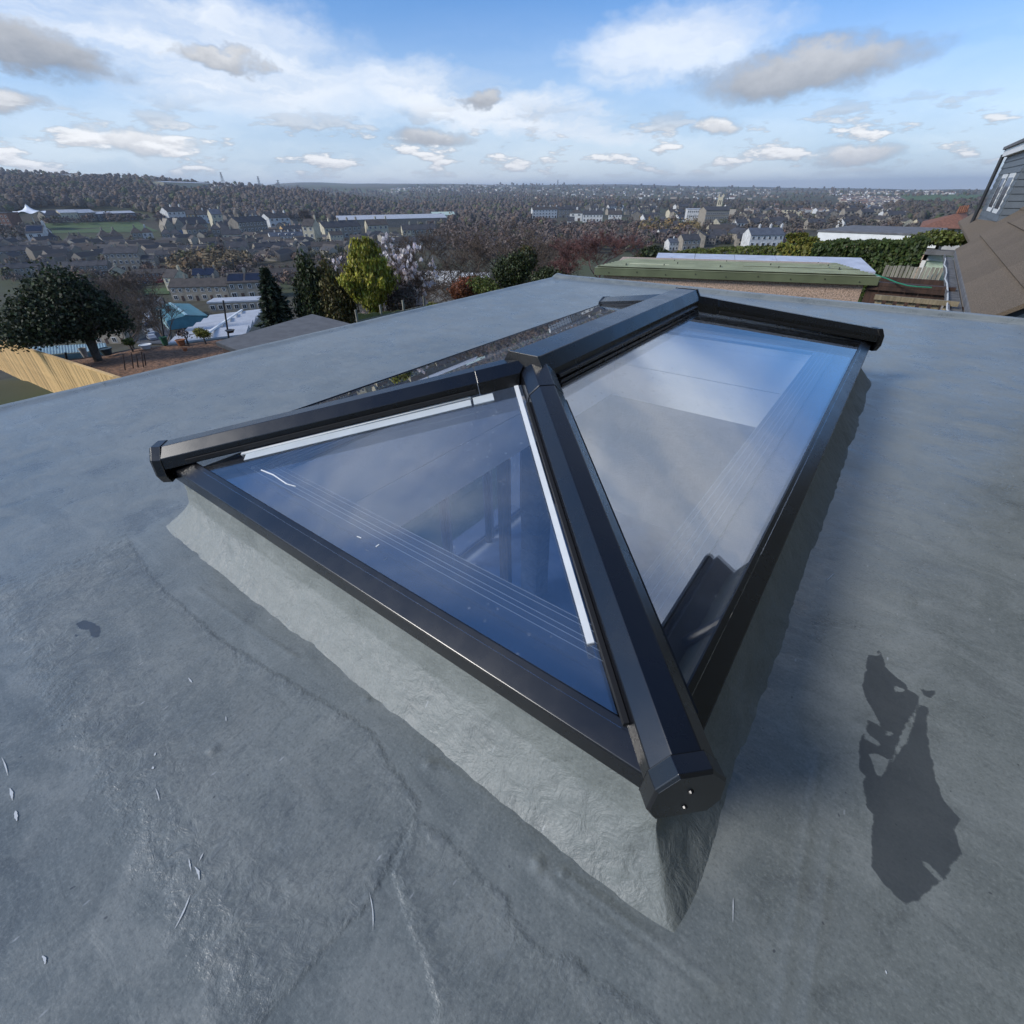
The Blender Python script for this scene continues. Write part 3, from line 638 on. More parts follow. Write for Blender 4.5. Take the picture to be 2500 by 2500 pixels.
# hip caps
HP = [(-.047, -.058), (-.045, -.026), (-.0195, 0), (.0195, 0), (.045, -.026), (.047, -.058), (.02, -.064), (-.02, -.064)]
def scale_prof(p, k, dz=0): return [(a*k, b*k+dz) for a, b in p]
EC = [(-.047, -.026), (-.022, .004), (.022, .004), (.047, -.026), (.051, -.074), (.038, -.100), (-.038, -.100), (-.051, -.074)]
R1 = Vector((W_/2, W_/2, RZ_)); R2 = Vector((W_/2, my, RZ_))
for (cx, cy), rp in zip(CR, (R1, R1, R2, R2)):
    c0 = Vector((cx, cy, 0)); dh = (rp-c0)
    if (cx, cy) == CR[1]: c0 = c0+Vector((.007, .007, 0)); rp = rp+Vector((.007, .007, 0))
    t = dh.normalized(); hz_ = Vector((dh.x, dh.y, 0)).normalized()
    start = c0-t*.012; jn = rp-t*.17
    hip = lpart('hip_cap', 'black_aluminium', MB().sweep(HP, start, jn-t*.0012), .0015)
    lpart('hip_cover', 'black_aluminium', MB().sweep(scale_prof(HP, 1.05, .001), jn, rp, cut1=((W_/2+(.0035 if rp.y < 1 else 0), 0, 0), (1, 0, 0))), .0015)
    up = Vector((0, 0, 1))
    sidev = hz_.cross(up)
    # rubber gasket lines beside the cap
    for sgn in (-1, 1):
        lpart('gasket', 'rubber', MB().bar(start+sidev*sgn*.051+t*.085+up*-.047, jn+sidev*sgn*.051+up*-.047, .008, .010), 0, hip)
    ecap = MB(); n = len(EC)
    def ring(off, k): return [start-hz_*off+sidev*a*k+up*((b+.048)*k-.048) for a, b in EC]
    rs = ring(-.016, 1.0)+ring(.008, 1.0)+ring(.0125, .93)
    ecap.add(rs, [tuple(range(n))]+[(i, (i+1) % n, (i+1) % n+n, i+n) for i in range(n)]+[(i+n, (i+1) % n+n, (i+1) % n+2*n, i+2*n) for i in range(n)]+[tuple(range(3*n-1, 2*n-1, -1))])
    ec = lpart('end_cap', 'black_aluminium', ecap, .0008, hip)
    for zz in (-.036, -.076):
        p = start-hz_*.0122+up*zz
        mb = MB().tube(p, p-hz_*.003, .0042, .0034, 10); mb.tube(p-hz_*.0031, p-hz_*.0036, .0015, .0015, 6)
        lpart('screw', 'black_aluminium', mb, 0, hip)
# ridge cap with grooved cheeks and end plates
RP = [(-.075, -.075), (-.07, -.04), (-.046, 0), (.046, 0), (.07, -.04), (.075, -.075)]
rz = RZ_+.012
rdg = lpart('ridge_cap', 'black_aluminium', MB().sweep(RP, (W_/2, W_/2-.035, rz), (W_/2, my+.035, rz)), .002)
for sgn in (-1, 1):
    for q, (uu, vv) in enumerate(((.078, -.062), (.082, -.078), (.087, -.090))):
        lpart('ridge_rib', 'black_aluminium', MB().bar((W_/2+sgn*uu, W_/2+.02, rz+vv), (W_/2+sgn*uu, my-.02, rz+vv), .012, .010), .0008, rdg)
for yy in (W_/2-.045, my+.035):
    lpart('ridge_end_plate', 'black_aluminium', MB().sweep(scale_prof(RP, 1.07, .003), (W_/2, yy, rz), (W_/2, yy+.010, rz)), .001, rdg)
# pale spacer tapes lying under the glass beside the hips, and the pane corner blocks
def under(p0, p1, wd, name='glazing_tape', mat='white_strip', dz=-.030, th=.004):
    a = Vector((p0[0], p0[1], gz(p0[1])+dz)); b = Vector((p1[0], p1[1], gz(p1[1])+dz))
    return lpart(name, mat, MB().bar(a, b, wd, th, up=(0, -TA, 1)))
pbr('pale_silver', (.62, .66, .66), .4, .06, 12)
under((.716, .7085), (1.315, .1095), .012, dz=.0035)
under((.20, .118), (.655, .585), .010, dz=.0035)
under((.222, .116), (.672, .566), .030, 'spacer_strip', 'pale_silver', .0022, .002)
under((.676, .572), (.716, .612), .036, 'corner_block', 'pale_silver', .0025, .003)
# streaks of dried sealant on the glass
pbr('sealant', (.85, .86, .85), .5)
def dab(px, py, px2, py2, wd):
    def on(x, y):
        r = ray(x, y); k = (GZ+TA*CAM[1]-CAM[2])/(r[2]-TA*r[1]); return CAM+r*k
    a = Vector(on(px, py)); b = Vector(on(px2, py2)); nn = Vector((0, -TA, 1)).normalized()
    lpart('sealant_smear', 'sealant', MB().bar(a+nn*.0012, b+nn*.0012, wd, .0012, up=nn))
dab(638, 1148, 668, 1160, .003); dab(668, 1160, 700, 1182, .0026); dab(700, 1182, 722, 1188, .0018); dab(918, 1336, 926, 1330, .002); dab(872, 1310, 882, 1314, .0016)

# ================================================================== NEAR NEIGHBOURS (right)
pbr('pebbledash', (.50, .36, .27), .95, .45, 55, .012, 70, detail=6)
pbr('green_steel', (.25, .27, .165), .42, .18, 3, .0006, 20)
pbr('green_fascia', (.135, .155, .085), .45, .15, 3)
pbr('rooflight_sheet', (.55, .55, .36), .4, .12, 5)
pbr('lilac_felt', (.50, .53, .60), .55, .12, 4, .002, 20)
pbr('white_paint', (.80, .80, .77), .5, .06, 6)
pbr('grey_felt', (.15, .15, .155), .9, .2, 5, .002, 60)
pbr('brown_timber', (.052, .026, .016), .7, .4, 7, .002, 30, stretch=(5, 5, .6), rand=.22)
pbr('weathered_timber', (.24, .225, .18), .85, .35, 9, .002, 40, stretch=(6, 6, .5), rand=.22)
pbr('pallet_timber', (.26, .21, .13), .85, .3, 8, .002, 40, stretch=(5, 5, .6), rand=.22)
pbr('new_timber', (.58, .37, .15), .75, .22, 5, .002, 30, stretch=(5, 5, .5), rand=.22)
pbr('hose_green', (.03, .20, .12), .4)
pbr('concrete_tile', (.165, .125, .085), .95, .42, 34, .006, 70, stretch=(1.2, 7, 3), detail=5, rand=.10)
pbr('gutter_lead', (.14, .14, .14), .7, .35, 9, .003, 40)
pbr('grey_board', (.105, .122, .135), .5, .12, 4)
pbr('window_glass', (.02, .024, .03), .06, spec=.9)
pbr('pale_green_paint', (.50, .60, .48), .5, .08, 4)
pbr('red_tile', (.22, .095, .055), .85, .35, 12, .01, 30)
pbr('slate', (.050, .048, .050), .7, .35, .6, .01, 8)
pbr('cable_white', (.6, .6, .57), .5)

# green sheeted garage -------------------------------------------------------
gA = np.array([-2.31, 6.92]); gB = np.array([1.24, 8.11]); ux_ = (gB-gA)/np.linalg.norm(gB-gA); vy_ = np.array([-ux_[1], ux_[0]]); gw = float(np.linalg.norm(gB-gA)); gd = 2.35
gar = empty('garage', (gA[0], gA[1], -3.3), math.atan2(ux_[1], ux_[0]), label='pebbledashed garage with green ribbed metal roof beyond the flat roof', cat='garage')
wl = MB(); wl.box(.12, gw-.10, .02, gd-.05, 0, 2.82); wl.obj('wall', 'pebbledash', gar)
rf = MB(); n = 60
def rib(v): 
    q = (v*10) % 1.0; return .022 if q < .22 else (.0 if q > .42 else .022*(1-(q-.22)/.2))
vs = []; fs = []
vv = np.linspace(0, gd, 140)
for k, v in enumerate(vv):
    z = 2.905-.048*v+rib(v/gd*1.1); sk = .0 if v < .3 else .0
    for u in (0.0+.12*v, gw+.02*v): vs.append((u, v-.02, z))
for k in range(len(vv)-1): fs.append((2*k, 2*k+1, 2*k+3, 2*k+2))
rf.add(vs, fs); ro = rf.obj('roof_sheet', 'green_steel', gar); md = ro.modifiers.new('solid', 'SOLIDIFY'); md.thickness = .006; md.offset = -1
for (u0, u1, v0, v1) in ((.35, 1.05, .62, .80), (2.05, gw+.02, .86, 1.06)):
    f = MB(); vv2 = np.linspace(v0, v1, 14); vs = []; fs = []
    for v in vv2:
        z = 2.911-.048*v+rib(v/gd*1.1)
        for u in (u0+.12*v, u1): vs.append((u, v-.02, z))
    for k in range(len(vv2)-1): fs.append((2*k, 2*k+1, 2*k+3, 2*k+2))
    f.add(vs, fs).obj('translucent_sheet', 'rooflight_sheet', gar)
fb = MB().box(-.02, gw+.04, -.045, -.022, 2.80, 2.90).obj('fascia', 'green_fascia', gar, bevel=.004)
fb = MB().box(-.02, gw+.04, -.05, .05, 2.90, 2.908).obj('fascia_trim', 'green_steel', gar)
pbr('screw_dark', (.05, .055, .035), .5)
for k in range(9):
    MB().tube((.2+k*.42, -.045, 2.84+.02*(k % 2)), (.2+k*.42, -.053, 2.84+.02*(k % 2)), .010, .008, 7).obj('fixing', 'screw_dark', gar)
for k in range(14):
    MB().tube((.4+(k*.77) % (gw-.6), .4+(k*.53) % 1.7, 2.88), (.4+(k*.77) % (gw-.6), .4+(k*.53) % 1.7, 2.925-.03*((k*.53) % 1.7)), .010, .008, 6).obj('fixing', 'screw_dark', gar)

# second garage with pale felt sheets ----------------------------------------
g2 = empty('garage', (-2.45, 9.25, -3.3), math.atan2(ux_[1], ux_[0]), label='low garage with pale lilac felt roof behind the green garage', cat='garage')
MB().box(.2, 3.7, .1, 1.1, 0, 2.64).obj('wall', 'pebbledash', g2)
for k in range(5):
    u0 = .1+k*.74; 
    MB().add([(u0, .05, 2.70), (u0+.732, .05, 2.70), (u0+.732, 1.15, 2.80), (u0, 1.15, 2.80), (u0, .05, 2.66), (u0+.732, .05, 2.66), (u0+.732, 1.15, 2.76), (u0, 1.15, 2.76)],
             [(0,1,2,3),(4,7,6,5),(0,4,5,1),(1,5,6,2),(2,6,7,3),(3,7,4,0)]).obj('felt_sheet', 'lilac_felt', g2)

# white-fascia flat roofed building -------------------------------------------
a = at(1995, 577, 19.5); b = at(2300, 572, 19.0)
uu = (b-a)[:2]; ln = float(np.linalg.norm(uu)); ang = math.atan2(uu[1], uu[0])
g3 = empty('garage', (a[0], a[1], -3.3), ang, label='flat roofed garage with long white fascia behind the conifer hedge', cat='garage')
hz3 = float(a[2]+3.3)
MB().box(.1, ln-.08, .05, 2.5, 0, hz3-.02).obj('wall', 'pebbledash', g3)
MB().box(0, ln, -.02, .02, hz3-.16, hz3+.12).obj('fascia', 'white_paint', g3)
MB().add([(-.05, -.04, hz3+.125), (ln+.05, -.04, hz3+.125), (ln-.15, 2.6, hz3+.16), (.35, 2.6, hz3+.16), (-.05, -.04, hz3+.165), (ln+.05, -.04, hz3+.165), (ln-.15, 2.6, hz3+.20), (.35, 2.6, hz3+.20)],
         [(3,2,1,0),(4,5,6,7),(0,1,5,4),(1,2,6,5),(2,3,7,6),(3,0,4,7)]).obj('felt_roof', 'grey_felt', g3)
# pale green garage door with white frame, canopy
dp = at(2278, 600, 16.8)
g4 = empty('door', (dp[0], dp[1]+.2, -3.3), label='pale green door with white frame and curved canopy beside the tiled roof', cat='door')
MB().box(0, .85, 0, .05, 0.2, 2.35).obj('door_leaf', 'pale_green_paint', g4)
MB().box(-.09, -.005, -.05, .07, 0, 2.5).obj('door_frame', 'white_paint', g4)
MB().box(-.09, .95, -.05, .07, 2.36, 2.5).obj('door_frame', 'white_paint', g4)
MB().box(-.1, 1.05, -.3, .1, 2.51, 2.6).obj('lintel_roof', 'grey_felt', g4)
f = MB(); arcp = [(.15+.75*k/10, 2.05+.22*math.sin(math.pi*k/20)) for k in range(11)]
f.prism([(x, z) for x, z in arcp]+[(.9, 2.0), (.15, 2.0)], 'y', -.75, -.05); f.obj('canopy', 'pale_green_paint', g4)
MB().bar((.2, -.06, 1.0), (.2, -.06, 1.12), .05, .03, up=(0, 1, 0)).obj('handle', 'anthracite', g4)

# fences between the garage and the tiled roof ---------------------------------
def board_fence(name, label, x0, x1, y, ztop, zbot, bw, mat, gap=.006, rail=None, grp=None, jit=.0, th=.02, tilt=0.0):
    r = empty(name, (x0, y, zbot), label=label, cat='fence', group=grp); n = max(1, int((x1-x0)/bw)); h = ztop-zbot
    for k in range(n):
        dz = random.uniform(-jit, jit); dy = random.uniform(-.006, .006)
        MB().box(k*bw+gap/2, (k+1)*bw-gap/2, dy, dy+th, 0, h+dz+tilt*k*bw).obj('board', mat, r)
    if rail:
        for z in rail: MB().box(0, n*bw, -.045, -.012, h+z-.035, h+z+.035).obj('rail', mat, r)
    return r
fe = board_fence('fence', 'dark brown boarded fence just behind the slatted pallet', 1.18, 2.08, 8.15, -.50, -3.3, .145, 'brown_timber', rail=(-.02, -1.4))
MB().box(-.02, .93, -.05, .05, 2.80, 2.84).obj('capping', 'brown_timber', fe)
board_fence('fence', 'dark brown boarded fence in shade behind the first brown fence', 1.25, 2.1, 10.1, -.62, -3.3, .14, 'brown_timber', rail=(-.03,))
f2 = board_fence('fence', 'weathered grey paling fence with narrow upright boards below the hedge', 1.2, 2.08, 11.6, -.60, -3.3, .062, 'weathered_timber', gap=.012, jit=.012, rail=(-.3,))
MB().box(0, .88, -.06, -.014, 2.30, 2.36).obj('rail', 'weathered_timber', f2)
pt = empty('pallet', (1.36, 6.85, -3.3), label='pale timber pallet slats standing at the edge of the flat roof', cat='pallet')
for k in range(7): MB().box(k*.105, k*.105+.068, 0, .02, 1.2, 2.82).obj('slat', 'pallet_timber', pt)
MB().box(-.02, .74, -.045, -.002, 2.822, 2.87).obj('rail', 'pallet_timber', pt); MB().box(-.02, .74, .022, .06, 1.4, 1.5).obj('rail', 'pallet_timber', pt)
gt = board_fence('gate', 'narrow brown boarded gate beside the pebbledashed wall', .98, 1.30, 7.15, -.58, -3.3, .105, 'brown_timber'); gt['category'] = 'gate'
gt2 = board_fence('gate', 'brown boarded gate panel next to the tiled roof gutter', 2.0, 2.22, 7.0, -.50, -3.3, .072, 'brown_timber'); gt2['category'] = 'gate'
hs = MB(); pp = [at(2136, 670, 8.6), at(2165, 680, 8.5), at(2190, 690, 8.4), at(2215, 697, 8.35), at(2240, 700, 8.3), at(2275, 702, 8.3)]
for k in range(len(pp)-1): hs.tube(pp[k], pp[k+1], .008, .008, 6)
hs.obj('hose', 'hose_green', label='green garden hose trailing from the green garage roof', cat='hose')

# neighbour's tiled roof --------------------------------------------------------
ex, ez, pit = 2.16, -.40, R(40)
nb = empty('tiled_roof', (ex, 5.6, ez), label='steep brown concrete tiled roof with gutter at the right edge', cat='roof')
tl = MB(); tl.box(0, .597, 0, .362, 0, .034)
tme = tl.mesh('tile', 'concrete_tile')
Tm = Matrix.Rotation(-pit, 4, 'Y')
ycnt = 12
for rI in range(9):
    for k in range(ycnt):
        o = mk_obj('tile', tme, nb); u = rI*.345
        lift = .012
        o.matrix_local = Tm @ Matrix.Translation((u-.0, k*.60+(.30 if rI % 2 else 0)-.3, lift)) @ Matrix.Rotation(R(3.6), 4, 'Y') @ Matrix(((0, 1, 0, 0), (1, 0, 0, 0), (0, 0, 1, 0), (0, 0, 0, 1)))
f = MB(); cs, sn = math.cos(pit), math.sin(pit)
f.add([(0, -.2, -.03), (3.3*cs, -.2, 3.3*sn-.03), (3.3*cs, 7.2, 3.3*sn-.03), (0, 7.2, -.03), (0, -.2, -.09), (3.3*cs, -.2, 3.3*sn-.09), (3.3*cs, 7.2, 3.3*sn-.09), (0, 7.2, -.09)],
      [(0,1,2,3),(7,6,5,4),(0,4,5,1),(1,5,6,2),(2,6,7,3),(3,7,4,0)]); f.obj('roof_deck', 'grey_felt', nb)
f = MB(); f.box(-.14, -.01, -.3, 6.9, -.14, -.10); f.box(-.15, -.135, -.3, 6.9, -.10, -.055); f.obj('gutter', 'gutter_lead', nb)
f = MB().box(.02, .2, -.2, 7.0, -3.0, -.10).obj('wall', 'render_wall', nb)
cb = MB(); q = [(ex-.15+.012*math.sin(k*1.9), 5.3+k*.6, ez-.05+.015*math.sin(k*2.7)) for k in range(12)]
for k in range(11): cb.tube(q[k], q[k+1], .008, .008, 5)
cb.obj('cable', 'cable_white', label='thin pale cable running along the gutter of the tiled roof', cat='cable')

# next house: brown roof with grey boarded dormer -------------------------------
dn_ = 15.0; n0 = at(2436, 538, dn_); f0 = at(2393, 525, 18.6)
zb = min(n0[2], f0[2])-.35; zt = float(at(2469, 365, dn_)[2]); zt2 = zt-.06
n0t = at(2469, 365, dn_)[:2]; 
dv = f0[:2]-n0[:2]; dlen = float(np.linalg.norm(dv)); da = math.atan2(dv[1], dv[0])
dm = empty('dormer', (n0[0], n0[1], zb), da, label='dark grey boarded dormer with white framed windows on the brown roof', cat='dormer')
H_ = zt-zb
dm.rotation_euler = (R(0), R(0), da)
MB().box(-.0, dlen, -2.8, -.03, 0, H_).obj('core', 'grey_board', dm)
nb_ = 13
for k in range(nb_):
    z0 = k*H_/nb_; z1 = (k+1)*H_/nb_
    # side face (with windows) and front face boards, each lapped
    if 4 <= k <= 9:
        for (u0, u1) in ((0, .55), (1.5, 1.75), (2.7, dlen)):
            if u1 > u0: MB().add([(u0, -.028, z0), (u1, -.028, z0), (u1, -.028, z1+.01), (u0, -.028, z1+.01), (u0, .018, z0), (u1, .018, z0), (u1, 0, z1+.01), (u0, 0, z1+.01)], [(0,1,2,3),(7,6,5,4),(0,4,5,1),(1,5,6,2),(2,6,7,3),(3,7,4,0)]).obj('board', 'grey_board', dm)
    else:
        MB().add([(0, -.028, z0), (dlen, -.028, z0), (dlen, -.028, z1+.01), (0, -.028, z1+.01), (0, .018, z0), (dlen, .018, z0), (dlen, 0, z1+.01), (0, 0, z1+.01)], [(0,1,2,3),(7,6,5,4),(0,4,5,1),(1,5,6,2),(2,6,7,3),(3,7,4,0)]).obj('board', 'grey_board', dm)
    MB().add([(-.02, -2.8, z0), (-.02, -.002, z0), (0, -.002, z1+.01), (0, -2.8, z1+.01), (.0-.002, -2.8, z0), (-.002, -.002, z0), (-.002, -.002, z1+.01), (-.002, -2.8, z1+.01)], [(0,1,2,3),(7,6,5,4),(0,4,5,1),(1,5,6,2),(2,6,7,3),(3,7,4,0)]).obj('board', 'grey_board', dm)
for u0, u1 in ((.6, 1.45), (1.8, 2.65)):
    z0, z1 = 4*H_/nb_, 10*H_/nb_
    wn = MB().box(u0, u1, -.03, .012, z0, z1).obj('window', 'white_paint', dm)
    MB().box(u0+.08, u1-.08, .0125, .016, z0+.08, z1-.08).obj('pane', 'window_glass', wn)
f = MB(); f.box(-.10, dlen+.1, -2.9, .10, H_+.002, H_+.14); f.obj('fascia', 'white_paint', dm)
f = MB(); f.box(-.13, dlen+.13, -2.95, .14, H_+.142, H_+.20); f.obj('flat_top', 'grey_felt', dm)
MB().tube((dlen+.05, .09, -.1), (dlen+.05, .09, H_+.05), .04, .04, 8).obj('downpipe', 'anthracite', dm)
br = empty('brown_roof', (0, 0, 0), label='brown tiled roof slope below the grey boarded dormer', cat='roof')
q = [at(2330, 575, 15.5), at(2500, 560, 13.4), at(2640, 440, 13.8), at(2400, 524, 20.0), at(2355, 552, 19.0)]
for k in range(5):
    u0, u1 = k/5, (k+1)/5
    A0 = np.array([2.34, 13.2, -.32]); A1 = np.array([2.34, 21.5, -.32]); up_ = np.array([3.0, 0, 2.55])
    p = [A0+up_*u0+np.array([0,0,.03]), A1+up_*u0+np.array([0,0,.03]), A1+up_*u1, A0+up_*u1]
    MB().add(p+[x-np.array([0,0,.05]) for x in p], [(3,2,1,0),(4,5,6,7),(0,1,5,4),(1,2,6,5),(2,3,7,6),(3,0,4,7)]).obj('tile_course', 'concrete_tile', br)
MB().box(2.42, 5.2, 13.4, 13.6, -3.3, -.62).obj('wall', 'render_wall', br)
# terracotta hipped roof
a = at(2245, 556, 30); b = at(2380, 556, 30); t_ = at(2345, 521, 32)
rh = empty('house', (a[0], a[1], -6), label='house with terracotta hipped roof and ridge ornaments left of the dormer', cat='house')
ww = float(b[0]-a[0]); hh = float(a[2]+6); th_ = float(t_[2]+6)
MB().box(.2, ww-.2, .2, 5.8, 0, hh).obj('wall', 'render_wall', rh)
f = MB(); f.cur = 0; tp0 = (ww*.62, 2.2, th_); tp1 = (ww*.80, 3.6, th_)
f.add([(0, 0, hh), (ww, 0, hh), (ww, 6, hh), (0, 6, hh), tp0, tp1], [(0, 1, 4), (1, 2, 5, 4), (2, 3, 5), (3, 0, 4, 5), (3, 2, 1, 0)]); f.obj('roof', 'red_tile', rh)
for k in range(5):
    p = Vector(tp0).lerp(Vector(tp1), k/4); MB().tube(p, p+Vector((0, 0, .28)), .06, .03, 6).obj('ridge_finial', 'red_tile', rh)

# ================================================================== GARDEN SIDE (left)
# new timber fence running away down the garden
fx0, fx1, fy = -10.0, -40.0, 3.55
fen = empty('fence', (fx0, fy, -4.5), label='new yellow timber boarded fence sloping down the garden at left', cat='fence')
def ftop(x): return np.interp(-x, [10, 19.6, 33.8, 40], [-3.35, -4.1, -5.25, -5.75])
nbd = 150; bw = 30.0/nbd
for k in range(nbd):
    x = fx0-k*bw; zt_ = float(ftop(x))-.05; o = MB().add([(0, 0, -2.0), (-bw+.008, 0, -2.0), (-bw+.008, 0, 0), (0, 0, 0), (0, .022, -2.0), (-bw+.008, .022, -2.0), (-bw+.008, .022, 0), (0, .022, 0)], [(0,3,2,1),(4,5,6,7),(0,1,5,4),(1,2,6,5),(2,3,7,6),(3,0,4,7)]) if k == 0 else None
    if k == 0: bme = o.mesh('board', 'new_timber')
    ob = mk_obj('board', bme, fen); ob.location = (x-fx0, random.uniform(-.006, .006), zt_+4.5+random.uniform(-.01, .01))
for k in range(15):
    x0 = fx0-k*2.0; x1 = x0-1.98; MB().bar((x0-fx0, .01, float(ftop(x0))+4.5), (x1-fx0, .01, float(ftop(x1))+4.5), .09, .05).obj('capping', 'new_timber', fen)
# bark mulch bank
pbr('bark', (.20, .105, .055), .95, .55, 7, .09, 6, detail=8)
def bank_z(x, y): return terrain(x, y)+.18
bx = []; nb1, nb2 = 90, 50
far_px = [(70, 897), (140, 884), (250, 869), (330, 853), (440, 842), (520, 832), (620, 822)]
V = []
for i in range(nb1):
    u = i/(nb1-1); px = 40+u*600; fy_ = np.interp(px, [q[0] for q in far_px], [q[1] for q in far_px])
    F1 = at(px, fy_, 28.0)
    for j in range(nb2):
        v = j/(nb2-1); d = 15+13*v; a_ = math.atan2(F1[0]-CAM[0], F1[1]-CAM[1])
        x = CAM[0]+math.sin(a_)*d; y = CAM[1]+math.cos(a_)*d
        z = (-4.6)*(1-v)+F1[2]*v+.10*(fbm(x, y, 1.6, 4, 2)-.5)
        V.append((x, max(y, 3.75), float(z)))
ii = np.arange(nb1*nb2).reshape(nb1, nb2); Fq = np.stack([ii[:-1, :-1], ii[1:, :-1], ii[1:, 1:], ii[:-1, 1:]], -1).reshape(-1, 4)
mk_obj('bark_bank', np_mesh('bark_bank', np.array(V), Fq, 'bark', True), kind='structure', label='brown bark mulch bank in the garden beyond the flat roof edge', cat='bank')
# retaining edge of the bank
pbr('pale_stone', (.42, .41, .38), .9, .2, 3, .01, 10)
re_ = MB()
for i in range(1, len(far_px)-1):
    p0 = at(*far_px[i], 28.15); p1 = at(*far_px[i+1], 28.15); re_.add([p0+np.array((0,0,.05)), p1+np.array((0,0,.05)), p1+np.array((0,0,-4)), p0+np.array((0,0,-4))], [(0,1,2,3)]); d2 = (p0-CAM); d2 = d2/np.linalg.norm(d2)*.25
    q0 = p0+d2; q1 = p1+d2; re_.add([p0+np.array((0,0,.052)), p1+np.array((0,0,.052)), q1+np.array((0,0,.052)), q0+np.array((0,0,.052))], [(0,1,2,3)])
re_.obj('retaining_wall', 'pale_stone', label='pale stone retaining edge along the far side of the bark bank', cat='wall')
# shed with grey felt roof
sh = [onz(525, 832, -3.15), onz(762, 764, -3.15), onz(858, 788, -3.15)]
ctr = sh[0]+(sh[2]-sh[1]); corners = [sh[0], sh[1], sh[2], ctr]
shd = empty('shed', (float(np.mean([c_[0] for c_ in corners])), float(np.mean([c_[1] for c_ in corners])), -5.8), label='shed with flat grey felt roof just below the flat roof edge', cat='shed')
pbr('shed_felt', (.115, .115, .115), .95, .15, 3, .002, 60)
lc = [Vector((c_[0]-shd.location.x, c_[1]-shd.location.y, 0)) for c_ in corners]
inn = [v*.94 for v in lc]
for nm, ring_, z0, z1, mt in (('wall', inn, 0, 2.5, 'brown_timber'), ('roof_edge', lc, 2.505, 2.60, 'dark_fascia')):
    MB().add([v+Vector((0,0,z0)) for v in ring_]+[v+Vector((0,0,z1)) for v in ring_], [(0,1,5,4),(1,2,6,5),(2,3,7,6),(3,0,4,7),(3,2,1,0),(4,5,6,7)]).obj(nm, mt, shd)
mid0 = lc[0].lerp(lc[1], .5); mid1 = lc[3].lerp(lc[2], .5)
for ring_ in ([lc[0]*.99, mid0*.99, mid1*.99, lc[3]*.99], [mid0*.99, lc[1]*.99, lc[2]*.99, mid1*.99]):
    MB().add([v+Vector((0,0,2.603)) for v in ring_]+[v+Vector((0,0,2.618)) for v in ring_], [(0,1,5,4),(1,2,6,5),(2,3,7,6),(3,0,4,7),(4,5,6,7)]).obj('felt_sheet', 'shed_felt', shd)
# dark fence posts / poles on the bank edge
pbr('black_post', (.018, .018, .02), .5)
def pole(px, ytop, ybot, d, r, label, mat='black_post', cat='pole', name='pole'):
    b = at(px+.15*(ybot-ytop), ybot, d); t = at(px, ytop, d); h = t[2]-b[2]; ox, oy = t[0]-b[0], t[1]-b[1]
    p = MB().tube((-.2*ox, -.2*oy, -.2*h), (ox, oy, h), r, r*.8, 8); p.tube((ox, oy, h), (ox, oy, h+.03), r*1.25, r*.7, 8)
    o = p.obj(name, mat, label=label, cat=cat); o.location = (b[0], b[1], b[2]); return o
pole(390, 757, 838, 28.1, .045, 'tall black pole at bank edge in front of the turquoise warehouse')
pole(545, 735, 820, 27.5, .045, 'tall black pole at bank edge in front of the white workshop roof')
pole(160, 862, 895, 27.0, .05, 'short dark garden stake beside the holly tree trunk', cat='stake', name='garden_stake')
for i_, (px, yt, yb) in enumerate(((320, 862, 893), (345, 860, 890), (300, 866, 897), (333, 868, 892), (352, 866, 888), (222, 893, 915), (205, 890, 918))):
    pole(px, yt, yb, 22.5, .022, 'thin dark garden stake in the bark bank, %s of seven' % ('first second third fourth fifth sixth seventh'.split()[i_]), 'brown_timber', 'stake', 'garden_stake')
# pots and small things
pbr('terracotta', (.30, .12, .05), .8, .2, 8); pbr('teal_pot', (.03, .06, .07), .5); pbr('bin_green', (.02, .10, .05), .5); pbr('white_pot', (.72, .72, .70), .6)
def pot(px, py, d, r, h, mat, label, name='plant_pot', cat='pot'):
    p = at(px, py, d); mb = MB(); pr_ = [(r*.68, 0), (r*.95, h*.85), (r*1.08, h*.86), (r*1.08, h), (r*.92, h), (r*.88, h*.9)]
    n = 14
    for k in range(len(pr_)-1):
        (r0, z0), (r1, z1) = pr_[k], pr_[k+1]
        mb.add([(r0*math.cos(2*math.pi*q/n), r0*math.sin(2*math.pi*q/n), z0) for q in range(n)]+[(r1*math.cos(2*math.pi*q/n), r1*math.sin(2*math.pi*q/n), z1) for q in range(n)], [(q, (q+1) % n, (q+1) % n+n, q+n) for q in range(n)])
    mb.add([(r*.88*math.cos(2*math.pi*q/n), r*.88*math.sin(2*math.pi*q/n), h*.9) for q in range(n)], [tuple(range(n))])
    o = mb.obj(name, mat, label=label, cat=cat, smooth=False); o.location = p; return o
pot(444, 842, 27.6, .2, .24, 'terracotta', 'terracotta pot holding a bare shrub on the bark bank')
pot(263, 866, 27.6, .24, .28, 'teal_pot', 'dark teal pot with a bare shrub at the bank edge')
pot(405, 842, 27.9, .15, .36, 'bin_green', 'small green garden bin at the foot of the black pole', 'garden_bin', 'bin')
pot(358, 852, 27.8, .24, .20, 'white_pot', 'low white tub on the edge of the bark bank')
pot(210, 872, 27.4, .13, .38, 'pale_stone', 'tall pale stone chimney pot below the holly tree')
pot(563, 812, 27.0, .2, .12, 'black_post', 'low black planter beside the second black pole')
pot(453, 857, 25.0, .10, .14, 'terracotta', 'tiny terracotta pot lying on the bark bank')
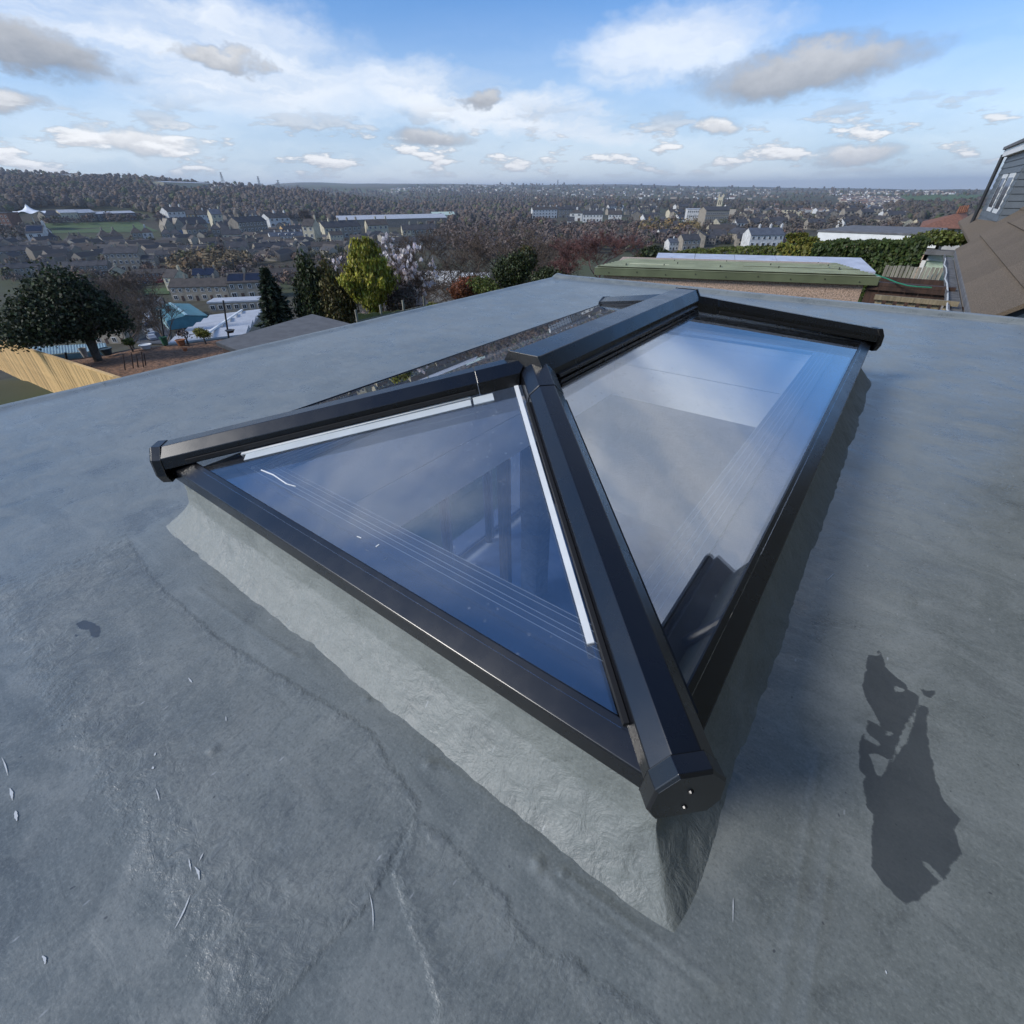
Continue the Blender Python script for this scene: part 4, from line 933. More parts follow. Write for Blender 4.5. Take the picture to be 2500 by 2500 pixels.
# teal lean-to roof below the holly
pbr('teal_sheet', (.20, .30, .31), .5, .2, 3, .002, 10)
tr = empty('lean_to', (0, 0, 0), label='long teal corrugated lean-to roof below the holly tree', cat='shed')
p0, p1, p2, p3 = at(40, 872, 33), at(262, 855, 33), at(258, 838, 36.5), at(40, 850, 36.5)
cv = MB(); vs = []; fs = []
for k in range(61):
    u = k/60; z = .035*(k % 2); lo = p0*(1-u)+p1*u; hi = p3*(1-u)+p2*u; vs += [lo+np.array((0,0,z)), hi+np.array((0,0,z))]
for k in range(60): fs.append((2*k, 2*k+2, 2*k+3, 2*k+1))
cv.add(vs, fs).obj('roof_sheet', 'teal_sheet', tr)
MB().add([p0+np.array((0,0,-.03)), p1+np.array((0,0,-.03)), p1+np.array((0,0,-3)), p0+np.array((0,0,-3))], [(0,1,2,3)]).obj('wall', 'teal_sheet', tr)
MB().add([p1+np.array((0,0,-.03)), p2+np.array((0,0,-.03)), p2+np.array((0,0,-3)), p1+np.array((0,0,-3))], [(0,1,2,3)]).obj('wall', 'teal_sheet', tr)
# green garden fence behind the golden cypress
pbr('green_timber', (.20, .20, .07), .85, .3, 6, stretch=(5, 5, .5))
a = at(868, 762, 24.5); b = at(1050, 748, 27.5); dv = b-a; ln = float(np.hypot(dv[0], dv[1]))
gf = empty('fence', (a[0], a[1], a[2]-1.8), math.atan2(dv[1], dv[0]), label='mossy green panel fence under the golden cypress', cat='fence')
for k in range(int(ln/.12)):
    MB().box(k*.12, k*.12+.11, 0, .02, 0, 1.7+.03*math.sin(k)+dv[2]*k*.12/ln).obj('board', 'green_timber', gf)
for k in range(4): MB().box(k*ln/3.3-.05, k*ln/3.3+.05, -.06, -.002, 0, 1.9).obj('post', 'weathered_timber', gf)
MB().box(0, ln, -.04, -.003, 1.35, 1.43).obj('rail', 'weathered_timber', gf)
# white greenhouse roofs glimpsed between the bare trees
for (px, py, d, wd, lb) in ((1070, 690, 60, 5.0, 'white roofed outbuilding glimpsed behind the bare twigs, left of two'), (1140, 690, 70, 6.0, 'white roofed outbuilding glimpsed behind the bare twigs, right of two')):
    p = at(px, py, d); o = empty('outbuilding', (p[0], p[1], p[2]-3), R(40), label=lb, cat='outbuilding')
    MB().box(-wd/2, wd/2, -2, 2, -3, 3).obj('wall', 'render_wall', o)
    MB().prism([(-2.2, 3), (2.2, 3), (0, 4.2)], 'x', -wd/2-.1, wd/2+.1).obj('roof', 'white_paint', o)

# ================================================================== TREES AND SHRUBS NEAR BY
def leaf_mat(name, colr, rough=.55, trans=.25):
    m = bpy.data.materials.new(name); m.use_nodes = True; t = NT(m.node_tree); o = t.n('ShaderNodeOutputMaterial')
    at_ = t.n('ShaderNodeAttribute', attribute_name='tint').outputs['Color']; c = t.mix(1.0, colr, at_, 'MULTIPLY')
    b = t.n('ShaderNodeBsdfPrincipled', i={'Base Color': c, 'Roughness': rough, 'Specular IOR Level': .35})
    tr = t.n('ShaderNodeBsdfTranslucent', i={'Color': c})
    mx = t.n('ShaderNodeMixShader', i={0: trans, 1: b.outputs[0], 2: tr.outputs[0]}); t.l(mx.outputs[0], o.inputs[0]); M[name] = m
leaf_mat('holly_leaf', (.040, .052, .024), .62); leaf_mat('golden_leaf', (0.290, 0.275, 0.032)); leaf_mat('dark_leaf', (0.047, 0.060, 0.021)); leaf_mat('olive_leaf', (0.105, 0.092, 0.031))
leaf_mat('spruce_leaf', (0.044, 0.060, 0.034)); leaf_mat('hedge_leaf', (0.061, 0.088, 0.022)); leaf_mat('laurel_leaf', (0.111, 0.130, 0.029)); leaf_mat('russet_leaf', (0.221, 0.078, 0.034)); leaf_mat('yellow_leaf', (0.208, 0.202, 0.039))
leaf_mat('petal', (.80, .72, .70), .6, .3); leaf_mat('twig', (0.115, 0.084, 0.062), .9, 0); leaf_mat('purple_twig', (0.150, 0.072, 0.065), .9, 0); leaf_mat('winter_crown', (0.150, 0.127, 0.114), .95, 0)
pbr('tree_bark', (.085, .07, .055), .95, .3, 8, .01, 20)

def quads(C, N, size, aspect=1.0, axis=None, jit=.5, bend=True):
    n = len(C); N = N+rng.normal(0, jit, N.shape); N /= np.linalg.norm(N, axis=1)[:, None]+1e-9
    if axis is None: axis = rng.normal(0, 1, (n, 3))
    U = axis-N*np.sum(axis*N, 1)[:, None]; U /= np.linalg.norm(U, axis=1)[:, None]+1e-9; Vv = np.cross(N, U)
    s = np.asarray(size)*np.ones(n); a = (U.T*s).T*.5*aspect; b = (Vv.T*s).T*.5
    V = np.stack([C-a, C+b*.9-a*.1, C+a, C-b*.9-a*.1], 1).reshape(-1, 3); F_ = np.arange(4*n).reshape(n, 4)
    return V, F_
def tints(n, lo=.55, hi=1.4, hue=.12):
    k = rng.uniform(lo, hi, n); t = np.stack([k*(1+rng.normal(0, hue, n)), k, k*(1+rng.normal(0, hue, n)), np.ones(n)], 1); return np.clip(np.repeat(t, 4, 0), 0, 3)
def segs_mesh(name, S, mat, sides=3):
    S = np.array(S); p0 = S[:, 0:3]; p1 = S[:, 3:6]; r0 = S[:, 6]; r1 = S[:, 7]; t = p1-p0; t /= np.linalg.norm(t, axis=1)[:, None]+1e-9
    ref = np.where(np.abs(t[:, 2:3]) < .9, np.array([[0, 0, 1.]]), np.array([[1., 0, 0]])); a = np.cross(t, ref); a /= np.linalg.norm(a, axis=1)[:, None]+1e-9; b = np.cross(t, a); V = []
    for p, r in ((p0, r0), (p1, r1)):
        for k in range(sides):
            an = 2*math.pi*k/sides; V.append(p+(a*math.cos(an)+b*math.sin(an))*r[:, None])
    V = np.stack(V, 1).reshape(-1, 3); n = len(S); base = np.arange(n)[:, None]*2*sides
    F_ = np.concatenate([base+np.array([[k, (k+1) % sides, (k+1) % sides+sides, k+sides]]) for k in range(sides)])
    tn = np.repeat(np.clip(rng.uniform(.6, 1.35, n), 0, 2), 2*sides); tn = np.stack([tn, tn, tn, np.ones_like(tn)], 1)
    return np_mesh(name, V, F_, mat, tint=tn)
def grow(h, spread=.5, levels=4, kids=3, r0=.08, up=.25, seed=0, lean=(0, 0), first=.25):
    rd = random.Random(seed); S = []; tips = []
    def rec(p, d, ln, r, lev):
        q = p; n = 3 if lev > 0 else 4
        for k in range(n):
            d2 = (d+Vector((rd.gauss(0, .13), rd.gauss(0, .13), rd.gauss(0, .07)+up*.1))).normalized(); e_ = q+d2*ln/n; ra = r*(1-.35*k/n); rb = r*(1-.35*(k+1)/n)
            S.append((*q, *e_, ra, rb)); q = e_; d = d2
            if lev < levels and (lev > 0 or k >= n*first):
                for _ in range(kids if k == n-1 else max(1, kids-1)):
                    ax = Vector((rd.gauss(0, 1), rd.gauss(0, 1), rd.gauss(0, .35))).normalized(); d3 = (d*(1-spread)+ax*spread+Vector((0, 0, up*.5))).normalized()
                    rec(q, d3, ln*rd.uniform(.5, .75), r*rd.uniform(.42, .58), lev+1)
        if lev >= levels-1: tips.append(tuple(q))
    rec(Vector((0, 0, 0)), Vector((lean[0], lean[1], 1)).normalized(), h*.42, r0, 0)
    return S, np.array(tips)
def base_at(px, ytop, d, sink=0.0):
    t = at(px, ytop, d); z = float(terrain(t[0], t[1])) - sink; return np.array([t[0], t[1], z]), float(t[2]-z)
def tree(name, loc, label, trunk, crown, cat='tree', extra=None, group=None):
    o = empty(name, loc, label=label, cat=cat, group=group)
    if trunk is not None: mk_obj('trunk', trunk, o)
    if crown is not None: mk_obj('crown', crown, o)
    for nm, me in (extra or []): mk_obj(nm, me, o)
    return o
def blob_crown(name, lobes, n, size, mat, aspect=1.2, axis=None, jit=.6, lo=.5, hi=1.5, shell=.55, hue=.12):
    Cs = []; Ns = []; vol = np.array([l[3]*l[4]*l[5] for l in lobes])**(2/3); cnt = (n*vol/vol.sum()).astype(int)
    for l, c in zip(lobes, cnt):
        u = rng.normal(0, 1, (c, 3)); u /= np.linalg.norm(u, axis=1)[:, None]; r = rng.uniform(shell**3, 1, c)**(1/3)
        r = r*(1+.22*np.sin(u[:, 0]*7+l[0]*3)*np.sin(u[:, 2]*6+l[1]*5)*np.cos(u[:, 1]*8))
        Cs.append(np.array(l[:3])+u*r[:, None]*np.array(l[3:6])); Ns.append(u)
    C = np.concatenate(Cs); N = np.concatenate(Ns)
    # clumping: keep leaves gathered around random clump centres
    k = max(20, len(C)//26); ctr = C[rng.choice(len(C), k, False)]; own = rng.integers(0, k, len(C)); C = C*.45+(ctr[own]+rng.normal(0, 1, C.shape)*np.array(lobes[0][3:6])*.07)*.55; 
    ck = rng.uniform(.6, 1.35, k)
    ax = None if axis is None else np.array(axis)+rng.normal(0, .35, C.shape)
    V, F_ = quads(C, N, rng.uniform(.6, 1.3, len(C))*size, aspect, ax, jit)
    t = tints(len(C), lo, hi, hue); t[:, :3] *= np.repeat(ck[own], 4)[:, None]
    return np_mesh(name, V, F_, mat, tint=t)

# holly-like evergreen at the left
b, h = base_at(112, 622, 26.8, 0); b[2] = at(150, 893, 26.8)[2]; h = float(at(112, 618, 26.8)[2]-b[2])
S, tips = grow(h*.8, .5, 2, 3, .13, .35, 3)
fw_ = Vector((ray(112, 700)[1], -ray(112, 700)[0], 0)).normalized(); lob = []
for (u_, z_, rx_, rz_) in ((0, .50, 1.7, .24), (-.3, .82, .75, .17), (.2, .68, 1.05, .18), (1.0, .40, .9, .15), (1.45, .30, .6, .12), (.8, .56, .7, .14), (-1.4, .42, 1.1, .18), (-2.3, .34, .9, .15), (-1.1, .62, .8, .13), (.9, .30, 1.0, .12), (-.8, .28, 1.1, .12), (-2.9, .26, .7, .1), (.45, .92, .35, .08)):
    lob.append((fw_.x*u_+random.gauss(0, .2), fw_.y*u_+random.gauss(0, .2), h*z_, rx_, rx_, h*rz_))
ev = tree('evergreen_tree', b, 'large dark holly tree with glossy leaves above the yellow fence', segs_mesh('trunk', [(0, 0, -.5, .05, 0, h*.3, .17, .13)]+S, 'tree_bark', 6), blob_crown('crown', lob, 38000, .10, 'holly_leaf', 1.3, None, .7, .35, 1.8, .35))
# spruce
b, h = base_at(645, 655, 30); Cs = []; Ax = []
for k in range(34):
    z = h*(.12+.86*k/33); rad = 1.25*(1-k/33)**.8+.06
    for q in range(9):
        a_ = q*2*math.pi/9+k*.7; ln = rad*random.uniform(.7, 1.15)
        for s_ in np.linspace(.12, 1, 9):
            for _ in range(2):
                Cs.append((math.cos(a_)*ln*s_+random.gauss(0, .05), math.sin(a_)*ln*s_+random.gauss(0, .05), z-.22*ln*s_+.12*ln*s_*s_+random.gauss(0, .03))); Ax.append((math.cos(a_), math.sin(a_), -.25))
C = np.array(Cs); V, F_ = quads(C, np.tile([[0, 0, 1.]], (len(C), 1)), rng.uniform(.12, .24, len(C)), 1.9, np.array(Ax)+rng.normal(0, .4, C.shape), .5)
tree('spruce_tree', b, 'small dark spruce standing left of the conifer group', segs_mesh('trunk', [(0, 0, 0, 0, 0, h, .1, .02)], 'tree_bark', 6), np_mesh('crown', V, F_, 'spruce_leaf', tint=tints(len(C), .5, 1.5)))
def columnar(px, ytop, d, wpx, label, mat, n, lean=0, top=.5, size=.16, name='conifer_tree', asp=1.8, lo=.4, hi=1.6):
    b, h = base_at(px, ytop, d); r = wpx/2/1392*d; lob = []
    for k in range(9):
        u = k/8; rr_ = r*(.78+.22*math.sin(math.pi*u))*(1-max(0, u-.55)/.45*(1-top*.5)); lob.append((random.gauss(0, r*.18)+lean*u, random.gauss(0, r*.18), h*(.16+.78*u), rr_, rr_, h*.13))
    tree(name, b, label, segs_mesh('trunk', [(0, 0, -.3, 0, 0, h*.5, .12, .07), (0, 0, h*.5, lean*.8, 0, h*.9, .07, .02)], 'tree_bark', 6), blob_crown('crown', lob, n, size, mat, asp, (0, 0, 1), .8, lo, hi, .4))
columnar(728, 592, 30, 95, 'tall dark green conifer, leftmost of the three tall ones', 'dark_leaf', 20000, .1, size=.105)
columnar(800, 622, 29.5, 120, 'bronze green conifer between dark conifer and golden cypress', 'olive_leaf', 20000, 0, .8, size=.10)
# golden cypress: upswept sprays in layered plumes
b, h = base_at(884, 583, 28.5); b[2] = at(895, 792, 28.5)[2]; h = float(at(884, 583, 28.5)[2]-b[2]); Cs = []; Ns = []; Ax = []; tk = []
for k in range(270):
    u = random.random()**.8; a_ = random.uniform(0, 2*math.pi); r = 1.95*math.sin(math.pi*min(1, (.12+.88*(1-u)))**.75)*random.uniform(.45, 1.0)*(.35+.65*(1-u) if u > .55 else 1)
    r = min(r, 1.75); z = h*(.13+.78*u); ck = random.uniform(.55, 1.35)
    for q in range(95):
        s_ = random.random(); Cs.append((math.cos(a_)*r*(.75+.3*s_)+random.gauss(0, .09), math.sin(a_)*r*(.75+.3*s_)+random.gauss(0, .09), z+.5*s_-.1+random.gauss(0, .05))); Ns.append((math.cos(a_), math.sin(a_), .3)); Ax.append((math.cos(a_)*.35, math.sin(a_)*.35, 1)); tk.append(ck)
C = np.array(Cs); V, F_ = quads(C, np.array(Ns), rng.uniform(.055, .115, len(C)), 2.3, np.array(Ax)+rng.normal(0, .25, C.shape), .6)
t = tints(len(C), .55, 1.4); t[:, :3] *= np.repeat(np.array(tk), 4)[:, None]
S = [(0, 0, -.5, .02, 0, h*.35, .14, .10), (.02, 0, h*.35, 0, 0, h*.9, .1, .02)]+[(0, 0, h*.12, .5*math.cos(k*1.3), .5*math.sin(k*1.3), h*.42, .05, .03) for k in range(6)]
tree('cypress_tree', b, 'bright golden yellow cypress with upswept sprays and bare trunk', segs_mesh('trunk', S, 'tree_bark', 6), np_mesh('crown', V, F_, 'golden_leaf', tint=t))
# magnolia in flower
b, h = base_at(945, 577, 33); S, tips = grow(h, .62, 5, 3, .13, .3, 12); sc_ = h/max(s[5] for s in S); S = [(s[0]*sc_, s[1]*sc_, s[2]*sc_, s[3]*sc_, s[4]*sc_, s[5]*sc_, s[6], s[7]) for s in S]; tips = tips*sc_
sel = tips[tips[:, 2] > h*.35]; sel = sel[rng.choice(len(sel), min(900, len(sel)), False)]
C = np.repeat(sel, 5, 0)+rng.normal(0, .045, (len(sel)*5, 3)); V, F_ = quads(C, rng.normal(0, 1, C.shape), rng.uniform(.13, .22, len(C)), 1.4, np.tile([[0, 0, 1.]], (len(C), 1)), .5)
tree('magnolia_tree', b, 'magnolia covered in white blossom behind the golden cypress', segs_mesh('trunk', S, 'twig', 4), None, extra=[('blossom', np_mesh('blossom', V, F_, 'petal', tint=tints(len(C), .8, 1.1, .04)))])
# bare deciduous trees
BARE = []
for k in range(3):
    S, tips = grow(10, .55, 6, 2, .16, .32, 40+k); mx = max(s[5] for s in S); S = np.array(S); S[:, :6] /= mx; S[:, 6:] = np.maximum(S[:, 6:]/mx, .0011); BARE.append(S)
def bare(px, ytop, d, label, k=0, mat='twig', sq=1.0, name='bare_tree', grp=None, rot=0.0, dens=1):
    b, h = base_at(px, ytop, d); S = BARE[k].copy(); c_, s_ = math.cos(rot), math.sin(rot)
    for i in (0, 3):
        x = S[:, i].copy(); y = S[:, i+1].copy(); S[:, i] = (x*c_-y*s_)*h*sq; S[:, i+1] = (x*s_+y*c_)*h*sq; S[:, i+2] *= h
    S[:, 6:] = np.maximum(S[:, 6:]*h, .006*d/30)
    big = S[:, 6] > .02*h*.6
    return tree(name, b, label, segs_mesh('trunk', S[big] if big.any() else S[:4], mat, 5), segs_mesh('crown', S[~big], mat, 3), group=grp)
bare(1105, 545, 52, 'tall bare tree with fine grey twigs right of the magnolia', 0, sq=1.25)
bare(1210, 525, 58, 'tall bare tree above the russet hedge', 1, sq=1.2)
bare(1290, 548, 62, 'bare tree behind the mixed evergreen shrub', 2, sq=1.3)
bare(1010, 610, 44, 'low bare tree left of the russet hedge', 2, sq=1.5)
bare(1470, 556, 24, 'reddish purple bare tree beside the green garage', 1, 'purple_twig', 1.25, rot=.7)
bare(1400, 575, 26, 'smaller reddish bare tree left of the purple one', 0, 'purple_twig', 1.2, rot=2.0)
bare(318, 660, 120, 'bare tree at the road end behind the parked cars', 0, sq=1.0)
bare(268, 715, 105, 'smaller bare tree left of the road', 1, sq=.9)
bare(250, 640, 190, 'bare tree in front of the stone terrace behind the holly', 2, sq=1.2)
# shrubs and hedges
def shrub(px, ytop, d, wpx, label, mat, n, size=.12, hpx=None, name='shrub', asp=1.3, ybot=None):
    t_ = at(px, ytop, d); g_ = at(px, ybot or ytop+wpx, d)[2]; h = float(t_[2]-g_); r = wpx/2/1392*d
    lob = [(random.gauss(0, r*.45), random.gauss(0, r*.35), h*random.uniform(.35, .75), r*random.uniform(.4, .65), r*random.uniform(.4, .65), h*random.uniform(.22, .32)) for _ in range(9)]
    tree(name, (t_[0], t_[1], g_), label, segs_mesh('trunk', [(0, 0, -.3, 0, 0, h*.5, .05, .03)], 'tree_bark', 5), blob_crown('crown', lob, n, size, mat, asp, None, .8, .4, 1.6, .4), cat='shrub')
shrub(1135, 655, 30, 110, 'russet leaved beech shrub behind the roof edge', 'russet_leaf', 9500, 0.094, ybot=765)
shrub(1192, 668, 27, 100, 'yellow green laurel bush at the roof edge', 'laurel_leaf', 9500, 0.086, ybot=745)
shrub(1260, 600, 27, 130, 'tall mixed evergreen shrub with upright top left of purple tree', 'dark_leaf', 15200, 0.094, ybot=740)
shrub(1285, 580, 27.5, 60, 'narrow olive green conifer shrub in the evergreen clump', 'olive_leaf', 6650, 0.086, ybot=700)
shrub(1345, 640, 25, 110, 'dark evergreen shrub under the purple bare tree', 'dark_leaf', 9500, 0.086, ybot=730)
shrub(1050, 733, 26, 44, 'small round yellow green bush on the roof edge skyline', 'yellow_leaf', 2850, 0.065, ybot=775)
shrub(968, 690, 29, 110, 'dark twiggy red brown shrub right of the cypress', 'twig', 9500, 0.072, ybot=785)
shrub(487, 797, 27.3, 38, 'small clipped conical conifer on the bark bank', 'yellow_leaf', 3040, 0.050, ybot=836)
shrub(308, 822, 27.6, 34, 'small round green bush at the far edge of the bark bank', 'hedge_leaf', 1200, .08, ybot=852)
shrub(444, 800, 27.6, 40, 'bare potted shrub with a few curled stems on the bark bank', 'winter_crown', 260, .07, ybot=838)
shrub(1610, 592, 36, 130, 'dark green holly bush left of the long low hedge', 'dark_leaf', 7600, 0.144, ybot=660)
shrub(2310, 553, 17.5, 110, 'bright green rounded shrub in front of the terracotta roof', 'laurel_leaf', 8550, 0.061, ybot=610)
shrub(2405, 522, 25, 40, 'dark shrub in the gap beside the dormer', 'dark_leaf', 1710, 0.086, ybot=550)
def hedge(name, label, pts, d, depth, zb, mat, n, size, asp=1.5, wob=.1):
    P3 = [at(x, y, dd_) for (x, y), dd_ in zip(pts, d)]; o = empty(name, (P3[0][0], P3[0][1], zb), label=label, cat='hedge'); Cs = []; Ns = []
    L3 = [np.linalg.norm((P3[i+1]-P3[i])[:2]) for i in range(len(P3)-1)]; tot = sum(L3)
    for i, ln in enumerate(L3):
        c = int(n*ln/tot); u = rng.random(c); s_ = rng.random(c); top = P3[i][None]*(1-u[:, None])+P3[i+1][None]*u[:, None]; dv = (P3[i+1]-P3[i])[:2]; dv = dv/np.linalg.norm(dv); nrm_ = np.array([dv[1], -dv[0], 0])
        fr = s_ < .62; H = top[:, 2]-zb; C = top.copy(); w_ = (fbm(top[:, 0]*3, u*ln, 1.2, 3, 5)-.5)*wob*2
        C[:, 2] = np.where(fr, zb+H*rng.random(c), top[:, 2]+w_); C[:, :2] += np.where(fr[:, None], nrm_[None, :2]*(rng.normal(0, .05, c)+w_)[:, None], -nrm_[None, :2]*(rng.random(c)*depth)[:, None])
        Cs.append(C-np.array([P3[0][0], P3[0][1], zb])); Ns.append(np.where(fr[:, None], nrm_+np.array([0, 0, .3]), np.array([0, 0, 1.])))
    C = np.concatenate(Cs); N = np.concatenate(Ns); V, F_ = quads(C, N, rng.uniform(.6, 1.4, len(C))*size, asp, np.array([.25, 0, 1.])+rng.normal(0, .5, C.shape), .6)
    k_ = .6+.8*fbm(C[:, 0], C[:, 2]*1.5, 2.2, 3, 9); t = tints(len(C), .6, 1.35); t[:, :3] *= np.repeat(k_, 4)[:, None]
    mk_obj('foliage', np_mesh('foliage', V, F_, mat, tint=t), o)
    cb_ = MB()
    for i in range(len(P3)-1):
        dv = (P3[i+1]-P3[i])[:2]; dv = dv/np.linalg.norm(dv); nn = np.array([-dv[1], dv[0], 0])*.14; q0 = P3[i]-np.array([P3[0][0], P3[0][1], zb+.14])+nn; q1 = P3[i+1]-np.array([P3[0][0], P3[0][1], zb+.14])+nn; bk = nn/.14*(depth-.2)
        lo = np.array([0, 0, 1.]); z0 = lambda q: np.array([q[0], q[1], 0.])
        cb_.add([z0(q0), z0(q1), q1, q0, z0(q0+bk), z0(q1+bk), q1+bk, q0+bk], [(0,1,2,3),(7,6,5,4),(0,4,5,1),(3,2,6,7),(1,5,6,2),(0,3,7,4)])
    pbrn = 'hedge_core'
    if pbrn not in M: pbr(pbrn, (.02, .022, .01), .95)
    cb_.obj('branches', 'hedge_core', o)
hedge('hedge', 'thick dark green clipped conifer hedge in front of the white fascia', [(1985, 604), (2060, 597), (2150, 592), (2268, 589)], [14.6, 14.6, 14.6, 14.6], 1.2, -3.3, 'hedge_leaf', 26000, .055)
hedge('hedge', 'yellowish conifer hedge left of the dark clipped hedge', [(1912, 590), (1950, 600), (1990, 606)], [15.2, 15.0, 14.8], 1.0, -3.3, 'yellow_leaf', 9000, .06, wob=.25)
hedge('hedge', 'long low green laurel hedge above the green garage roof', [(1640, 622), (1760, 614), (1840, 606), (1916, 602)], [17.5, 17, 16.6, 16], 1.2, -3.4, 'laurel_leaf', 14000, .065)

# ================================================================== THE TOWN IN THE VALLEY
for nm, c_ in (('stone_wall', (0.294, 0.256, 0.200)), ('sooty_wall', (0.221, 0.195, 0.159)), ('white_wall', (.60, .59, .56)), ('cream_wall', (0.529, 0.471, 0.333)), ('brick_wall', (.20, .105, .075)), ('pink_wall', (.42, .30, .26)), ('yellow_wall', (.55, .36, .16))):
    pbr(nm, c_, .92, .22, .7, .02, 6)
pbr('white_roof', (.44, .45, .47), .6, .12, .4); pbr('brown_tile', (.06, .050, .043), .85, .3, .7, .02, 6); pbr('blue_slate', (.085, .095, .115), .55, .2, .7, .02, 6); pbr('solar_panel', (.012, .014, .028), .25, .2, .5)
pbr('window_dark', (.028, .03, .034), .12, spec=.6); pbr('asphalt', (.062, .064, .068), .9, .2, .3); pbr('turf', (.062, .105, .024), .95, .25, .05); pbr('lawn', (.05, .07, .022), .95, .3, .1)
def win_mesh(wd, ht):
    f = MB(); f.box(-wd/2, wd/2, -.06, .05, 0, ht); f.cur = 1; f.box(-wd/2+.12, -.045, -.075, -.0605, .12, ht-.12); f.box(.045, wd/2-.12, -.075, -.0605, .12, ht-.12)
    return f.mesh('window', ['white_paint', 'window_dark'])
WIN = win_mesh(1.15, 1.45); WIN2 = win_mesh(1.5, 1.6)
DOOR = MB().box(-.48, .48, -.05, .05, 0, 2.1).mesh('door', 'brown_timber')
CHIM = {}
def chimney(mat):
    if mat not in CHIM:
        f = MB(); f.box(-.35, .35, -.45, .45, -.8, 1.1); f.box(-.42, .42, -.52, .52, 1.1, 1.25)
        for k in (-.22, .22): f.tube((0, k, 1.25), (0, k, 1.6), .13, .11, 6)
        CHIM[mat] = f.mesh('chimney', mat)
    return CHIM[mat]
PROTO = {}
def house_proto(wall, roof, hip=False, storeys=2, panel=False, dormers=False):
    key = (wall, roof, hip, storeys, panel, dormers)
    if key in PROTO: return PROTO[key]
    W, D, E_ = 5.2, 8.0, 2.75*storeys; rise = 2.5
    o = empty('house', (0, 0, -900), label='x', cat='house'); kids = []
    f = MB()
    if hip: f.box(.02, W-.02, 0, D, -3, E_)
    else: f.prism([(0, -3), (D, -3), (D, E_), (D/2, E_+rise-.12), (0, E_)], 'x', .015, W-.015)
    kids.append(f.obj('wall', wall, o))
    f = MB(); t_ = .16
    if hip:
        x0, x1 = (-.35, W+.35); A = [(x0, -.35, E_-.02), (x1, -.35, E_-.02), (x1, D+.35, E_-.02), (x0, D+.35, E_-.02), (W*.40, D/2, E_+rise), (W*.60, D/2, E_+rise)]
        f.add(A, [(0, 1, 5, 4), (1, 2, 5), (2, 3, 4, 5), (3, 0, 4), (3, 2, 1, 0)])
    else:
        for sg in (0, 1):
            y0, y1 = ((-.3, D/2) if sg == 0 else (D+.3, D/2)); z0 = E_-.3*rise/(D/2)
            f.add([(-.05, y0, z0), (W+.05, y0, z0), (W+.05, y1, E_+rise), (-.05, y1, E_+rise), (-.05, y0, z0+t_), (W+.05, y0, z0+t_), (W+.05, y1, E_+rise+t_), (-.05, y1, E_+rise+t_)],
                  [(0,1,2,3),(7,6,5,4),(0,4,5,1),(1,5,6,2),(2,6,7,3),(3,7,4,0)])
    ro_ = f.obj('roof', roof, o); kids.append(ro_)
    c_ = mk_obj('chimney', chimney(wall), ro_); KIDS[ro_.name] = [c_]; c_.location = (W-.02 if not hip else W*.5, D/2, E_+rise+.1)
    for s_ in range(storeys):
        for q, xx in enumerate((1.35, 3.85)):
            if s_ == 0 and q == 1:
                d_ = mk_obj('door', DOOR, o); d_.location = (xx, -.02, .1); kids.append(d_)
            else:
                w_ = mk_obj('window', WIN if s_ else WIN2, o); w_.location = (xx, -.02, s_*2.75+.85); kids.append(w_)
    sl_ = math.hypot(rise, D/2)
    if panel:
        f = MB(); k0, k1 = .12, .85
        pt_ = lambda k, x: (x, D/2*k, E_+rise*k+t_+.06)
        f.add([pt_(k0, .3), pt_(k0, W-.3), pt_(k1, W-.3), pt_(k1, .3)], [(0, 1, 2, 3)]); kids.append(f.obj('solar_panel', 'solar_panel', o))
    if dormers:
        w_ = MB().box(W/2-.8, W/2+.8, .6, 2.4, E_+.2, E_+1.7).obj('dormer', 'white_paint', o); kids.append(w_)
        w_ = MB().box(W/2-.55, W/2+.55, .56, .598, E_+.45, E_+1.45).obj('window', 'window_dark', o); kids.append(w_)
    KIDS[o.name] = kids; PROTO[key] = o; o['used'] = 0
    return o
ORD = ['first', 'second', 'third', 'fourth', 'fifth', 'sixth', 'seventh', 'eighth', 'ninth', 'tenth', 'eleventh', 'twelfth']
HOUSES = []
def put_house(proto, loc, rz, sc_, label, group=None):
    if not proto['used']:
        proto['used'] = 1; proto.location = loc; proto.rotation_euler = (0, 0, rz); proto.scale = sc_; proto['label'] = label
        if group: proto['group'] = group
        o = proto
    else: o = copy_tree(proto, loc, rz, sc_, label, group)
    HOUSES.append(np.array(loc)); return o
def row(desc, p0, p1, n, wall='stone_wall', roof='slate', hip=False, st=2, kinds=None, turn=0.0, sc=1.0):
    h0 = hit(*p0); h1 = hit(*p1)
    if h0 is None or h1 is None: return
    A, B = h0[0].copy(), h1[0].copy(); dm_ = (h0[1]+h1[1])/2
    # keep the row at one distance unless told otherwise
    wd = float(np.linalg.norm((B-A)[:2]))/n; s = min(1.7, max(.7, wd/5.2))*sc; rz = math.atan2(B[1]-A[1], B[0]-A[0])
    for k in range(n):
        u = k/n; p = A*(1-u)+B*u; z = float(terrain(p[0], p[1]))-.2
        kw = dict(wall=wall, roof=roof, hip=hip, storeys=st)
        if kinds and k in kinds: kw.update(kinds[k])
        lb = ('%s house from the left in %s' % (ORD[k], desc)) if n > 1 else desc
        put_house(house_proto(**kw), (p[0], p[1], z), rz+turn, (wd/5.2, s, s), lb)
row('the grey hipped row below the red building', (0, 608), (64, 607), 3, 'sooty_wall', 'slate', True)
row('white rendered house with dark solar roof below the playing field', (79, 605), (122, 604), 1, 'white_wall', 'slate', False, 2, {0: dict(panel=True)})
row('small grey house right of the white rendered house', (124, 603), (149, 602), 1, 'sooty_wall', 'slate', True)
